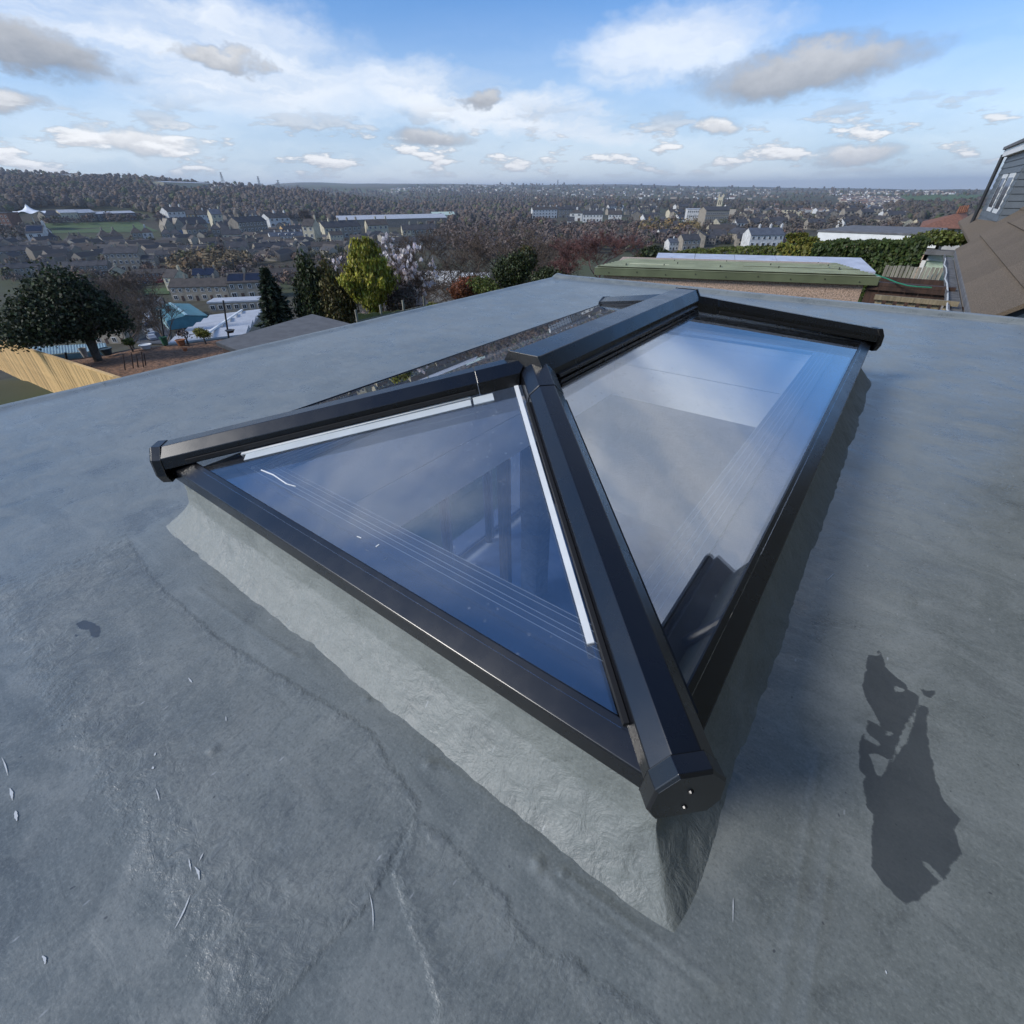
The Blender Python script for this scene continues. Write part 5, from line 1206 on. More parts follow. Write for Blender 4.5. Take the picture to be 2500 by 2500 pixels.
row('the brown pair below the left of the field', (174, 606), (220, 605), 2, 'stone_wall', 'brown_tile', True)
row('the brown pair below the middle of the field', (255, 604), (310, 602), 2, 'stone_wall', 'brown_tile', True)
row('the half white pair below the field right end', (330, 595), (381, 593), 2, 'stone_wall', 'brown_tile', True, 2, {1: dict(wall='white_wall')})
row('the dark hipped pair right of the half white pair', (401, 595), (447, 594), 2, 'sooty_wall', 'slate', True)
row('the hipped pair below the old school gables', (464, 588), (514, 586), 2, 'stone_wall', 'brown_tile', True)
row('the hipped pair left of the tall dark terrace', (522, 585), (568, 584), 2, 'sooty_wall', 'slate', True)
row('the slate roofed upper terrace at the far left', (-20, 640), (116, 633), 5, 'sooty_wall', 'slate')
row('the slate roofed lower terrace behind the holly', (14, 682), (150, 672), 5, 'stone_wall', 'slate')
row('the long terrace right of the holly', (152, 676), (272, 670), 5, 'sooty_wall', 'slate', False, 2)
row('the three storey terrace above the white gable', (270, 664), (353, 661), 3, 'stone_wall', 'slate', False, 3)
row('the tall pale gabled pair right of the holly', (355, 661), (386, 660), 2, 'stone_wall', 'slate', False, 3)
row('the sooty terrace behind the tall pale gabled pair', (386, 642), (443, 640), 3, 'sooty_wall', 'slate', False, 2)
row('the terrace with white door surrounds in the middle', (444, 628), (536, 624), 5, 'stone_wall', 'slate', False, 2)
row('small stone house with pale gable beside the willow scrub', (424, 648), (450, 646), 1, 'stone_wall', 'brown_tile')
row('the cream gabled pair above the brown scrub', (550, 599), (597, 597), 2, 'cream_wall', 'slate')
row('the stone pair right of the cream gabled pair', (560, 633), (612, 631), 2, 'stone_wall', 'slate')
row('the tall dark terrace below the wood', (592, 584), (660, 577), 4, 'sooty_wall', 'slate', False, 3)
row('the tall dark pair left of the tall dark terrace', (546, 582), (580, 580), 2, 'sooty_wall', 'slate', False, 3)
row('the terrace left of the dark conifer', (631, 628), (708, 622), 4, 'stone_wall', 'slate', False, 2)
row('the brown pair behind the stone pair', (596, 610), (630, 608), 2, 'cream_wall', 'brown_tile')
row('the blue roofed white row with dormers', (664, 596), (745, 593), 5, 'white_wall', 'blue_slate', False, 2, {1: dict(dormers=True), 2: dict(dormers=True), 3: dict(dormers=True)})
row('big plain gabled house at the end of the blue roofed row', (747, 601), (774, 601), 1, 'cream_wall', 'brown_tile', False, 3)
row('the painted row below the lone brown tree', (694, 574), (752, 571), 5, 'pink_wall', 'slate', False, 2, {0: dict(wall='yellow_wall'), 4: dict(wall='white_wall')})
row('the grey row beside the long white warehouse', (784, 575), (830, 572), 3, 'stone_wall', 'slate')
row('the cream ended row above the magnolia', (797, 586), (885, 579), 4, 'stone_wall', 'slate', False, 2, {0: dict(wall='cream_wall')})
row('the tall cream pair left of the magnolia blossom', (811, 602), (842, 600), 2, 'cream_wall', 'brown_tile', False, 3)
row('the low brown row behind the bronze conifer', (764, 625), (842, 622), 4, 'stone_wall', 'brown_tile')
row('the cream pair right of the long white warehouse', (901, 578), (951, 576), 2, 'cream_wall', 'brown_tile')
row('the pale gabled row behind the magnolia', (985, 587), (1068, 584), 4, 'stone_wall', 'slate', False, 2, {0: dict(wall='cream_wall')})
row('the long slate terrace behind the bare twigs', (940, 614), (1092, 610), 8, 'sooty_wall', 'slate')
row('the brick row behind the parked cars', (338, 690), (414, 686), 4, 'brick_wall', 'brown_tile')
row('the cream house cluster at the wood edge', (613, 545), (632, 545), 1, 'white_wall', 'slate')
row('the white gabled pair at the wood edge', (662, 556), (712, 554), 2, 'white_wall', 'brown_tile')
row('the yellow house behind the old school', (462, 545), (482, 545), 1, 'yellow_wall', 'brown_tile')
row('the white pair behind the old school', (416, 540), (458, 538), 2, 'white_wall', 'brown_tile')
row('the brown gabled pair behind the old school', (488, 545), (526, 545), 2, 'white_wall', 'brown_tile')
row('tall white ended house left of the tall dark terrace', (527, 562), (553, 561), 1, 'cream_wall', 'blue_slate', False, 3)
row('small white gabled house below the brick row', (275, 686), (297, 686), 1, 'cream_wall', 'brown_tile', turn=-.9)
row('the near stone terrace above the white workshop', (424, 737), (564, 733), 4, 'stone_wall', 'brown_tile', False, 2, sc=.92)
row('the dark roofed end of the near stone terrace', (565, 733), (650, 729), 2, 'stone_wall', 'brown_tile', False, 2, {0: dict(panel=True), 1: dict(panel=True)}, sc=.92)
row('the dark slate pair behind the near stone terrace', (478, 700), (530, 698), 2, 'stone_wall', 'solar_panel')
row('stone gabled house left of the near terrace', (410, 712), (445, 710), 1, 'cream_wall', 'brown_tile', turn=-.5)
row('the solar roofed pair behind the holly', (236, 842), (312, 838), 2, 'stone_wall', 'slate', False, 2, {1: dict(panel=True)}, sc=.9)
row('grey roofed house behind the holly tree top', (196, 742), (236, 738), 1, 'sooty_wall', 'blue_slate')
row('the brick terrace in front of the spruce', (630, 690), (730, 684), 5, 'brick_wall', 'brown_tile')
row('the left of the flats on the far slope', (1300, 533), (1360, 532), 4, 'white_wall', 'brown_tile', False, 3, sc=.8)
row('the right of the flats on the far slope', (1362, 532), (1416, 531), 3, 'sooty_wall', 'slate', False, 3, sc=.8)
row('white hipped house right of the flats', (1390, 540), (1421, 540), 1, 'white_wall', 'brown_tile', True)
row('the white gabled trio right of the hipped white house', (1422, 543), (1470, 543), 3, 'white_wall', 'slate')
row('the white pair below the far wood', (1484, 543), (1516, 543), 2, 'white_wall', 'brown_tile')
row('white boxy house standing alone in the trees', (1384, 560), (1401, 560), 1, 'white_wall', 'slate')
row('the white gabled pair beyond the low hedge', (1632, 612), (1662, 611), 2, 'white_wall', 'blue_slate')
row('the grey roofed pair beyond the low hedge', (1664, 613), (1706, 612), 2, 'stone_wall', 'slate')
row('the brick row beyond the yellowish hedge', (1864, 598), (1918, 596), 4, 'brick_wall', 'slate')
row('the blue roofed white pair beyond the laurel hedge', (1826, 607), (1906, 606), 3, 'white_wall', 'blue_slate')
row('stone gabled house right of the ruined arch', (1796, 588), (1814, 587), 1, 'stone_wall', 'slate', turn=.6)

def thing_box(name, label, cat, p0, p1, h, depth, wall, roof, pitch=.0, over=.3, extra=None):
    h0 = hit(*p0); h1 = hit(*p1); A, B = h0[0], h1[0]; ln = float(np.linalg.norm((B-A)[:2])); z = min(float(A[2]), float(B[2]))-.3
    o = empty(name, (A[0], A[1], z), math.atan2(B[1]-A[1], B[0]-A[0]), label=label, cat=cat)
    if pitch: MB().prism([(0, -3), (depth, -3), (depth, h), (depth/2, h+pitch-.1), (0, h)], 'x', 0, ln).obj('wall', wall, o)
    else: MB().box(0, ln, 0, depth, -3, h).obj('wall', wall, o)
    f = MB()
    if pitch:
        for sg in (0, 1):
            y0, y1 = ((-over, depth/2) if sg == 0 else (depth+over, depth/2)); z0 = h-over*pitch/(depth/2)
            f.add([(-over, y0, z0), (ln+over, y0, z0), (ln+over, y1, h+pitch), (-over, y1, h+pitch), (-over, y0, z0+.18), (ln+over, y0, z0+.18), (ln+over, y1, h+pitch+.18), (-over, y1, h+pitch+.18)], [(0,1,2,3),(7,6,5,4),(0,4,5,1),(1,5,6,2),(2,6,7,3),(3,7,4,0)])
    else: f.box(-over, ln+over, -over, depth+over, h+.002, h+.5)
    f.obj('roof', roof, o); o['ln'] = ln; HOUSES.append(np.array([A[0], A[1], z])); HOUSES.append(np.array([B[0], B[1], z]))
    return o, ln
def windows(o, ln, n, z, rows=1, dz=3, me=None):
    for r_ in range(rows):
        for k in range(n):
            w_ = mk_obj('window', me or WIN2, o); w_.location = (ln*(k+.5)/n, -.03, z+r_*dz)
# turquoise warehouse with ridge running away from the camera
pbr('turquoise_sheet', (.085, .27, .31), .45, .14, .6); pbr('turquoise_pale', (.34, .52, .54), .5, .1, 1)
q = [hit(417, 806)[0], hit(512, 792)[0]]; A, B = q; ln = float(np.linalg.norm((B-A)[:2])); rz_ = math.atan2(B[1]-A[1], B[0]-A[0])
wh = empty('warehouse', (A[0], A[1], A[2]-.5), rz_, label='turquoise metal warehouse with pale ridge strip beside the road', cat='warehouse')
dw, hw_, rw = 26.0, 3.3, .8
MB().prism([(0, -2), (ln, -2), (ln, hw_), (ln/2, hw_+rw-.15), (0, hw_)], 'y', 0, dw).obj('wall', 'turquoise_sheet', wh)
for sg in (0, 1):
    x0, x1 = ((-.3, ln/2) if sg == 0 else (ln+.3, ln/2)); f = MB(); nr = 26
    for k in range(nr):
        y0 = -.4+(dw+.8)*k/nr; y1 = -.4+(dw+.8)*(k+.72)/nr; y2 = -.4+(dw+.8)*(k+1)/nr; z0 = hw_-.1; z1 = hw_+rw
        f.add([(x0, y0, z0), (x1, y0, z1), (x1, y1, z1), (x0, y1, z0)], [(0,1,2,3)]); f.add([(x0, y1, z0+.10), (x1, y1, z1+.10), (x1, y2, z1+.10), (x0, y2, z0+.10)], [(0,1,2,3)])
    f.obj('roof_sheet', 'turquoise_sheet', wh)
MB().box(ln/2-.45, ln/2+.45, -.45, dw+.45, hw_+rw+.08, hw_+rw+.2).obj('ridge_strip', 'turquoise_pale', wh)
MB().box(-.35, -.02, -.2, dw, -1, hw_-.25).obj('side_cladding', 'turquoise_pale', wh)
o, ln_ = thing_box('stone_block', 'low stone block with white flat roof beside the turquoise warehouse', 'building', (514, 764), (648, 758), 3.4, 8, 'stone_wall', 'white_roof', 0, .1); windows(o, ln_, 7, 1.2)
# white sawtooth workshop roof in front of it
wk = empty('workshop', (0, 0, 0), label='white ribbed workshop roof in front of the turquoise warehouse', cat='workshop')
c0, c1, c2, c3 = at(410, 838, 105), at(600, 815, 105), at(640, 760, 160), at(515, 775, 160)
for k in range(5):
    u0, u1 = k/5, (k+.93)/5; a0 = c0*(1-u0)+c3*u0; b0 = c1*(1-u0)+c2*u0; a1 = c0*(1-u1)+c3*u1; b1 = c1*(1-u1)+c2*u1; up_ = np.array((0, 0, .7))
    MB().add([a0, b0, b1+up_, a1+up_, a0-up_*.4, b0-up_*.4, b1-up_*.4, a1-up_*.4], [(0,1,2,3),(7,6,5,4),(0,4,5,1),(1,5,6,2),(2,6,7,3),(3,7,4,0)]).obj('roof_bay', 'white_roof', wk)
MB().bar((c1*.5+c0*.5)+np.array((0,0,.8)), (c2*.62+c3*.38)+np.array((0,0,1.0)), .5, .3).obj('ridge_flashing', 'white_paint', wk)
MB().add([c0-np.array((0,0,.3)), c1-np.array((0,0,.3)), c2-np.array((0,0,.3)), c3-np.array((0,0,.3)), c0-np.array((0,0,7)), c1-np.array((0,0,7)), c2-np.array((0,0,7)), c3-np.array((0,0,7))], [(3,2,1,0),(0,1,5,4),(1,2,6,5),(2,3,7,6),(3,0,4,7)]).obj('wall', 'stone_wall', wk)
# school, tent, hall and long warehouse
o, ln = thing_box('school', 'two storey school block with dark dormers left of the playing field', 'school', (117, 545), (154, 543), 7, 14, 'sooty_wall', 'slate', 4); windows(o, ln, 5, 1.2, 2)
o, ln = thing_box('school', 'stone school wing with white roof above the playing field', 'school', (156, 543), (198, 542), 9, 16, 'cream_wall', 'white_roof', 2.5); windows(o, ln, 4, 1.4, 2, 3.6)
o, ln = thing_box('school', 'middle school wing with curved white roof above the field', 'school', (200, 542), (242, 540), 8.5, 16, 'stone_wall', 'white_roof', 2.8); windows(o, ln, 5, 1.4, 2, 3.4)
o, ln = thing_box('school', 'long glazed school wing with white roof at the field right end', 'school', (243, 541), (336, 537), 7.5, 18, 'blue_slate', 'white_roof', 1.8); windows(o, ln, 12, 1.2, 2, 3.2)
o, ln = thing_box('flats', 'dark red brick block of flats below the white tent', 'flats', (-10, 566), (38, 566), 15, 14, 'brick_wall', 'slate', 0); windows(o, ln, 5, 1.5, 4, 3.4)
o, ln = thing_box('old_school', 'old stone school with slate roof and blue boarded fence', 'school', (412, 571), (512, 566), 7.5, 14, 'stone_wall', 'slate', 5.5); windows(o, ln, 10, 1.5, 1); windows(o, ln, 10, 4.6, 1)
for k in range(2):
    MB().prism([(k*9-2, -2), (k*9+6, -2), (k*9+6, 8), (k*9+2, 13), (k*9-2, 8)], 'y', -3, 6).obj('gable_wing', 'stone_wall', o)
pbr('blue_board', (.10, .15, .28), .6)
MB().box(6, ln*.75, -9.2, -9, -1, 3.5).obj('boarded_fence', 'blue_board', o)
o, ln = thing_box('long_warehouse', 'very long white roofed warehouse at the foot of the wood', 'warehouse', (826, 556), (1092, 552), 9, 40, 'sooty_wall', 'white_roof', 3.5)
o, ln = thing_box('green_shed', 'green roofed industrial sheds at the end of the long warehouse', 'warehouse', (1050, 541), (1112, 540), 8, 40, 'pale_green_paint', 'pale_green_paint', 3)
o, ln = thing_box('office', 'white flat roofed office block in the far town', 'office', (1672, 555), (1716, 555), 17, 18, 'white_wall', 'white_roof', 0); windows(o, ln, 9, 2, 4, 4)
o, ln = thing_box('office', 'low white block left of the white office block', 'office', (1650, 558), (1671, 558), 8, 12, 'white_wall', 'slate', 0); windows(o, ln, 5, 2, 2, 3.5)
o, ln = thing_box('mill', 'long brown stone mill right of the white office block', 'mill', (1716, 560), (1772, 559), 17, 16, 'stone_wall', 'slate', 3); windows(o, ln, 11, 2, 4, 3.8)
o, ln = thing_box('hospital', 'long pale building on the slope above the left wood', 'building', (405, 462), (520, 460), 12, 30, 'cream_wall', 'white_roof', 2); windows(o, ln, 14, 2, 2, 4)
# church tower and ruined arch
h0 = hit(1742, 540); A = h0[0]; ct = empty('church', (A[0], A[1], A[2]), R(10), (.68, .68, .82), label='church with square stone tower above the mill', cat='church')
MB().box(0, 9, 0, 9, -2, 32).obj('tower', 'cream_wall', ct)
for k in range(4): MB().box((0, 7.6)[k % 2], (1.4, 9)[k % 2], (0, 7.6)[k//2], (1.4, 9)[k//2], 32, 36).obj('pinnacle', 'cream_wall', ct)
for xx in (2.4, 5.4): MB().box(xx, xx+1.4, -.1, -.002, 22, 28).obj('belfry_opening', 'window_dark', ct)
MB().prism([(0, -2), (12, -2), (12, 10), (6, 16), (0, 10)], 'x', 9.05, 36).obj('nave', 'stone_wall', ct)
h0 = hit(1738, 586); A = h0[0]; ra = empty('ruined_arch', (A[0], A[1], A[2]), R(14), label='ruined pale stone gable with pointed arch opening', cat='ruin')
n = 12; f = MB(); outer = [(-6, 0), (-6, 9), (0, 15), (6, 9), (6, 0)]
arc_ = [(3.4*math.cos(math.pi*k/10), 5+4.6*math.sin(math.pi*k/10)) for k in range(11)]
pts = [(6, -1), (6, 9), (0, 15), (-6, 9), (-6, -1), (-3.4, -1)]+[(x, z) for x, z in reversed(arc_)]+[(3.4, -1)]
f.prism(pts, 'y', 0, 1.4); f.obj('arch_wall', 'cream_wall', ra)
# white tensile tent
pbr('tent_white', (.82, .83, .84), .5); A = hit(-6, 566)[0]; tp = empty('tent', (A[0], A[1], A[2]), R(10), label='white peaked tensile roof behind the red brick flats', cat='tent')
f = MB(); n = 40; ring_ = []; 
prof_ = [(0, 21), (1, 20.5), (2.5, 18.5), (6, 16.5), (12, 15.2), (18, 14.5)]
vs = [(r_*math.cos(2*math.pi*k/n)*(1+.06*math.cos(6*2*math.pi*k/n))+4, r_*math.sin(2*math.pi*k/n)*.6+30, z+(0 if r_ < 15 else 1.0*math.cos(6*2*math.pi*k/n))) for r_, z in prof_[1:] for k in range(n)]
fs = [(i*n+k, (i+1)*n+k, (i+1)*n+(k+1) % n, i*n+(k+1) % n) for i in range(len(prof_)-2) for k in range(n)]+[tuple(range(n-1, -1, -1))]
f.add(vs, fs).obj('canopy', 'tent_white', tp, smooth=True); MB().tube((4, 30, 0), (4, 30, 21.2), .4, .3, 8).obj('mast', 'white_paint', tp)

# ground patches laid on the slope
def patch(name, label, quad, mat, nu=24, nv=24, dz=.25, cat='ground'):
    q = [hit(*p)[0] for p in quad]; V = []
    for i in range(nu+1):
        for j in range(nv+1):
            u, v = i/nu, j/nv; p = (q[0]*(1-u)+q[1]*u)*(1-v)+(q[3]*(1-u)+q[2]*u)*v; V.append((p[0], p[1], float(terrain(p[0], p[1]))+dz))
    ii = np.arange((nu+1)*(nv+1)).reshape(nu+1, nv+1); F_ = np.stack([ii[:-1, :-1], ii[1:, :-1], ii[1:, 1:], ii[:-1, 1:]], -1).reshape(-1, 4)
    return mk_obj(name, np_mesh(name, np.array(V), F_, mat, True), kind='structure', label=label, cat=cat)
patch('playing_field', 'bright green playing field in front of the school', [(92, 571), (388, 566), (338, 542), (112, 547)], 'turf')
patch('road', 'grey asphalt road with parked cars running down to the town', [(335, 842), (418, 842), (398, 728), (336, 730)], 'asphalt', dz=.3, cat='road')
patch('lawn', 'green lawn beyond the road end', [(352, 722), (415, 720), (414, 706), (350, 708)], 'turf', dz=.35)
patch('far_field', 'pale green field on the far slope at the right', [(2190, 492), (2400, 494), (2400, 478), (2200, 476)], 'turf', dz=2.0)
patch('far_field', 'dark green clearing on the wooded hill at the left', [(60, 478), (150, 482), (150, 466), (70, 464)], 'lawn', dz=1.0)
patch('far_field', 'green clearing below the hilltop village at the left', [(195, 447), (250, 447), (250, 438), (200, 438)], 'turf', dz=1.0)
f = MB(); qa, qb = hit(372, 768)[0], hit(392, 790)[0]
# parked cars
def car_proto(colr, nm):
    pbr(nm, colr, .25, spec=.7); o = empty('car', (0, 0, -900), label='x', cat='car'); kids = []
    pr_ = [(-2.1, .35), (2.1, .35), (2.15, .75), (1.2, .95), (.65, 1.42), (-1.0, 1.45), (-1.75, 1.0), (-2.1, .9)]
    kids.append(MB().prism([(a, b_) for a, b_ in pr_], 'y', -.85, .85).obj('body', nm, o, bevel=.06))
    gl = [(1.08, .98), (.6, 1.36), (-.95, 1.39), (-1.55, 1.02)]
    for sgn in (-1, 1): kids.append(MB().prism(gl, 'y', sgn*.856-.004, sgn*.856+.004).obj('side_window', 'window_glass', o))
    kids.append(MB().add([(1.24, -.7, .96), (1.24, .7, .96), (.70, .62, 1.40), (.70, -.62, 1.40)], [(0,1,2,3)]).obj('windscreen', 'window_glass', o))
    for x in (-1.3, 1.3):
        for y in (-.8, .8): kids.append(MB().tube((x, y-.1, .32), (x, y+.1, .32), .32, .32, 12).obj('wheel', 'rubber', o))
    KIDS[o.name] = kids; o['used'] = 0; return o
CP = [car_proto((.62, .63, .64), 'car_white'), car_proto((.28, .29, .31), 'car_silver'), car_proto((.03, .035, .05), 'car_dark'), car_proto((.32, .02, .02), 'car_red')]
for k, (px, py, ci, lb) in enumerate(((374, 833, 1, 'silver parked car nearest the bank on the road'), (369, 819, 0, 'white parked car, second nearest on the road'), (363, 800, 2, 'dark parked car in the middle of the parked line'), (361, 789, 1, 'silver parked car behind the dark one'), (359, 781, 0, 'white parked car at the far end of the line'),
                                    (392, 694, 3, 'red car parked in front of the brick row'), (368, 696, 2, 'dark car parked left of the red car'), (345, 697, 1, 'silver car parked left of the dark car by the brick row'))):
    h0 = hit(px, py)[0]; u = ray(px, py); rz_ = math.atan2(u[1], u[0])+(0.15 if k < 5 else 1.5); c_ = CP[ci]; sc_ = (1.05,)*3
    loc = (h0[0], h0[1], float(terrain(h0[0], h0[1]))+.3)
    if not c_['used']: c_['used'] = 1; c_.location = loc; c_.rotation_euler = (0, 0, rz_); c_.scale = sc_; c_['label'] = lb
    else: copy_tree(c_, loc, rz_, sc_, lb)
for i_, (px, yt, yb) in enumerate(((340, 735, 800), (344, 770, 838))):
    b_ = hit(px, yb)[0]; d_ = math.hypot(b_[0]-CAM[0], b_[1]-CAM[1]); h_ = float(at(px, yt, d_)[2]-b_[2]); r_ = ray(px, yb)
    lp = empty('street_lamp', (b_[0], b_[1], b_[2]), label='thin street lamp beside the road, %s' % ('farther from the bank', 'nearer to the bank')[i_], cat='street lamp')
    MB().tube((0, 0, -.3), (0, 0, h_), .12, .07, 8).obj('post', 'gutter_lead', lp); MB().bar((0, 0, h_), (1.3, .3, h_+.25), .1, .08).obj('arm', 'gutter_lead', lp); MB().box(1.2, 1.8, .2, .45, h_+.18, h_+.3).obj('lamp_head', 'gutter_lead', lp)
# pylons on the skyline
pbr('pylon_steel', (.22, .23, .24), .6)
for (px, yt, yb, d_, lb) in ((537, 418, 446, 1900, 'electricity pylon on the skyline left of centre'), (628, 428, 452, 2300, 'electricity pylon on the falling ridge right of the first'), (677, 437, 458, 2700, 'small electricity pylon nearest the green far hill'), (120, 470, 500, 1000, 'electricity pylon on the wooded slope above the school'), (1032, 505, 560, 800, 'electricity pylon at the end of the long warehouse'), (1362, 438, 456, 4600, 'faint electricity pylon on the far skyline')):
    t_ = at(px, yt, d_); zb = float(terrain(t_[0], t_[1]))-1; h_ = float(t_[2])-zb
    o = empty('pylon', (t_[0], t_[1], zb), random.uniform(0, 1), label=lb, cat='pylon'); f = MB(); tk = d_*.00030
    w0 = h_*.11
    for sx_, sy_ in ((-1, -1), (1, -1), (1, 1), (-1, 1)): f.bar((sx_*w0, sy_*w0, 0), (sx_*w0*.16, sy_*w0*.16, h_*.94), tk, tk)
    for k in range(6):
        z0, z1 = h_*k*.15, h_*(k+1)*.15; wa, wb = w0*(1-.84*k*.15/.94), w0*(1-.84*(k+1)*.15/.94)
        for sy_ in (-1, 1): f.bar((-wa, sy_*wa, z0), (wb, sy_*wb, z1), tk*.7, tk*.7); f.bar((wa, sy_*wa, z0), (-wb, sy_*wb, z1), tk*.7, tk*.7)
    f.obj('tower', 'pylon_steel', o)
    for z in (.62, .76, .90): MB().bar((-h_*.13, 0, h_*z), (h_*.13, 0, h_*z), tk, tk).obj('cross_arm', 'pylon_steel', o)

# ------------------------------------------------------------------ scattered houses in the far town: single small meshes
def inpoly(poly, n):
    P2 = np.array(poly); lo = P2.min(0); hi = P2.max(0); out = []
    while len(out) < n:
        q = rng.uniform(lo, hi, (n*2, 2)); m_ = poly_sd(q[:, 0], q[:, 1], poly) > 0; out += list(q[m_])
    return out[:n]
FARM = []
for wm, rm in (('white_wall', 'slate'), ('stone_wall', 'slate'), ('cream_wall', 'brown_tile'), ('stone_wall', 'brown_tile'), ('sooty_wall', 'slate')):
    f = MB(); f.prism([(0, -3), (8, -3), (8, 5.3), (4, 7.6), (0, 5.3)], 'x', 0, 9); f.cur = 1
    for sg in (0, 1):
        y0, y1 = ((-.3, 4) if sg == 0 else (8.3, 4)); f.add([(-.2, y0, 5.2), (9.2, y0, 5.2), (9.2, y1, 7.8), (-.2, y1, 7.8)], [(0,1,2,3)])
    f.box(.5, 1.2, 3.6, 4.4, 7.2, 9.0); f.cur = 2
    for x in (1.5, 4.0, 6.6):
        for z in (.9, 3.4): f.box(x, x+1.2, -.08, -.02, z, z+1.4)
    f.v = [(a-4.5, b_-4, c_) for a, b_, c_ in f.v]; FARM.append(f.mesh('house', [wm, rm, 'window_dark']))
SC = []
for poly, n, lb, grp in (([(1300, 505), (1480, 500), (1700, 512), (1690, 535), (1300, 528)], 46, 'small pale house among trees on the far slope above the flats', 'houses on the far slope above the flats'),
                    ([(1700, 510), (2000, 515), (2250, 525), (2250, 560), (1990, 562), (1780, 572), (1700, 540)], 62, 'small house among dark trees in the far town at right', 'houses among trees in the far town'),
                    ([(1530, 530), (1660, 528), (1660, 600), (1560, 585)], 14, 'small house half hidden in trees left of the white office', 'houses left of the white office'),
                    ([(1700, 575), (1830, 580), (1830, 606), (1700, 606)], 12, 'small house low in the town beyond the laurel hedge', 'houses beyond the laurel hedge')):
    for (px, py) in inpoly(poly, n):
        h0 = hit(px, py)
        if h0 is None: continue
        p = h0[0]; me = FARM[random.randrange(5)]; o = mk_obj('house', me, None, lb, 'house', grp); s = random.uniform(.8, 1.5)
        o.location = (p[0], p[1], p[2]); o.rotation_euler = (0, 0, -YAW+random.choice((0, .25, -.3, 1.57, 1.2))+random.gauss(0, .1)); o.scale = (s*random.uniform(.8, 1.6), s, s); HOUSES.append(p)
# the rest, too many and too small to pick apart
def far_houses(name, label, polys, dark=False):
    Vs = []; Fs = []; Ts = []; b0 = 0
    for poly, n in polys:
        for (px, py) in inpoly(poly, n):
            h0 = hit(px, py, 300)
            if h0 is None: continue
            p, d_ = h0; L2, D2, E2, R2_ = random.uniform(5, 11)*1.0, 4.0, random.uniform(4.5, 6.5), random.uniform(2, 3); an = -YAW+random.gauss(0, .5)+random.choice((0, 1.5)); c_, s_ = math.cos(an), math.sin(an)
            k = max(.8, d_/4200); L2 *= k; D2 *= k; E2 *= k; R2_ *= k
            loc = np.array([(-L2, -D2, -3), (L2, -D2, -3), (L2, D2, -3), (-L2, D2, -3), (-L2, -D2, E2), (L2, -D2, E2), (L2, D2, E2), (-L2, D2, E2), (-L2, 0, -3), (L2, 0, -3), (-L2, 0, E2+R2_), (L2, 0, E2+R2_),
                            (-L2, -D2, E2), (L2, -D2, E2), (L2, D2, E2), (-L2, D2, E2), (-L2, 0, E2+R2_), (L2, 0, E2+R2_)], float)
            V = np.stack([loc[:, 0]*c_-loc[:, 1]*s_+p[0], loc[:, 0]*s_+loc[:, 1]*c_+p[1], loc[:, 2]+p[2]], 1)
            F_ = np.array([(0, 1, 5, 4), (2, 3, 7, 6), (1, 9, 11, 5), (9, 2, 6, 11), (3, 8, 10, 7), (8, 0, 4, 10), (12, 13, 17, 16), (14, 15, 16, 17)])+b0
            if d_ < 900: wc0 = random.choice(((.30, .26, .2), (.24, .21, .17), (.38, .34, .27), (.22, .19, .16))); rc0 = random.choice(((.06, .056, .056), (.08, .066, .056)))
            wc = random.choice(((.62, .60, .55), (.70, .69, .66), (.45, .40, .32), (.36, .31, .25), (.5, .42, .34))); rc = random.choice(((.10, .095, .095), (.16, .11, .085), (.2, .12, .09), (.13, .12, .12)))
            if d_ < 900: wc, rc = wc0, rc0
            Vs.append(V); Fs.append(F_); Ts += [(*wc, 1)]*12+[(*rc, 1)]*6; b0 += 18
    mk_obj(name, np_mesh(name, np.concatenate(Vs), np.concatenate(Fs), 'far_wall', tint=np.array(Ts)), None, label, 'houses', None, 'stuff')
pbr('far_wall', (1, 1, 1), .9, tint=True)
far_houses('distant_houses', 'mass of tiny pale houses on the far hills', [
    ([(130, 424), (480, 430), (480, 444), (130, 434)], 110), ([(400, 444), (560, 452), (740, 462), (560, 470), (400, 462)], 50), ([(1000, 458), (1250, 452), (1250, 472), (930, 472), (900, 466)], 190),
    ([(1250, 458), (1900, 462), (1900, 490), (1250, 486)], 220), ([(2020, 466), (2330, 468), (2330, 478), (2020, 478)], 130), ([(2050, 480), (2200, 484), (2230, 508), (2050, 500)], 190), ([(1800, 500), (2250, 505), (2250, 530), (1800, 520)], 140), ([(560, 530), (720, 530), (720, 560), (560, 560)], 30),
    ([(0, 600), (300, 600), (560, 575), (900, 565), (1000, 600), (900, 640), (560, 640), (0, 650)], 170)])

def mass_mat():
    m = bpy.data.materials.new('winter_mass'); m.use_nodes = True; t = NT(m.node_tree); o = t.n('ShaderNodeOutputMaterial'); p = t.n('ShaderNodeTexCoord').outputs['Object']
    at_ = t.n('ShaderNodeAttribute', attribute_name='tint').outputs['Color']; nz = t.noise(p, .55, 4, .7)
    c = t.mix(1.0, t.mix(t.ramp(nz, .3, .7), (.12, .106, .085), (.195, .176, .142)), at_, 'MULTIPLY')
    b = t.n('ShaderNodeBsdfPrincipled', i={'Base Color': c, 'Roughness': .95, 'Specular IOR Level': .1}); t.l(b.outputs[0], o.inputs[0])
    bn = t.n('ShaderNodeBump', i={'Height': nz, 'Strength': 1.0, 'Distance': 1.6}); t.l(bn.outputs[0], b.inputs['Normal']); M['winter_mass'] = m
mass_mat()
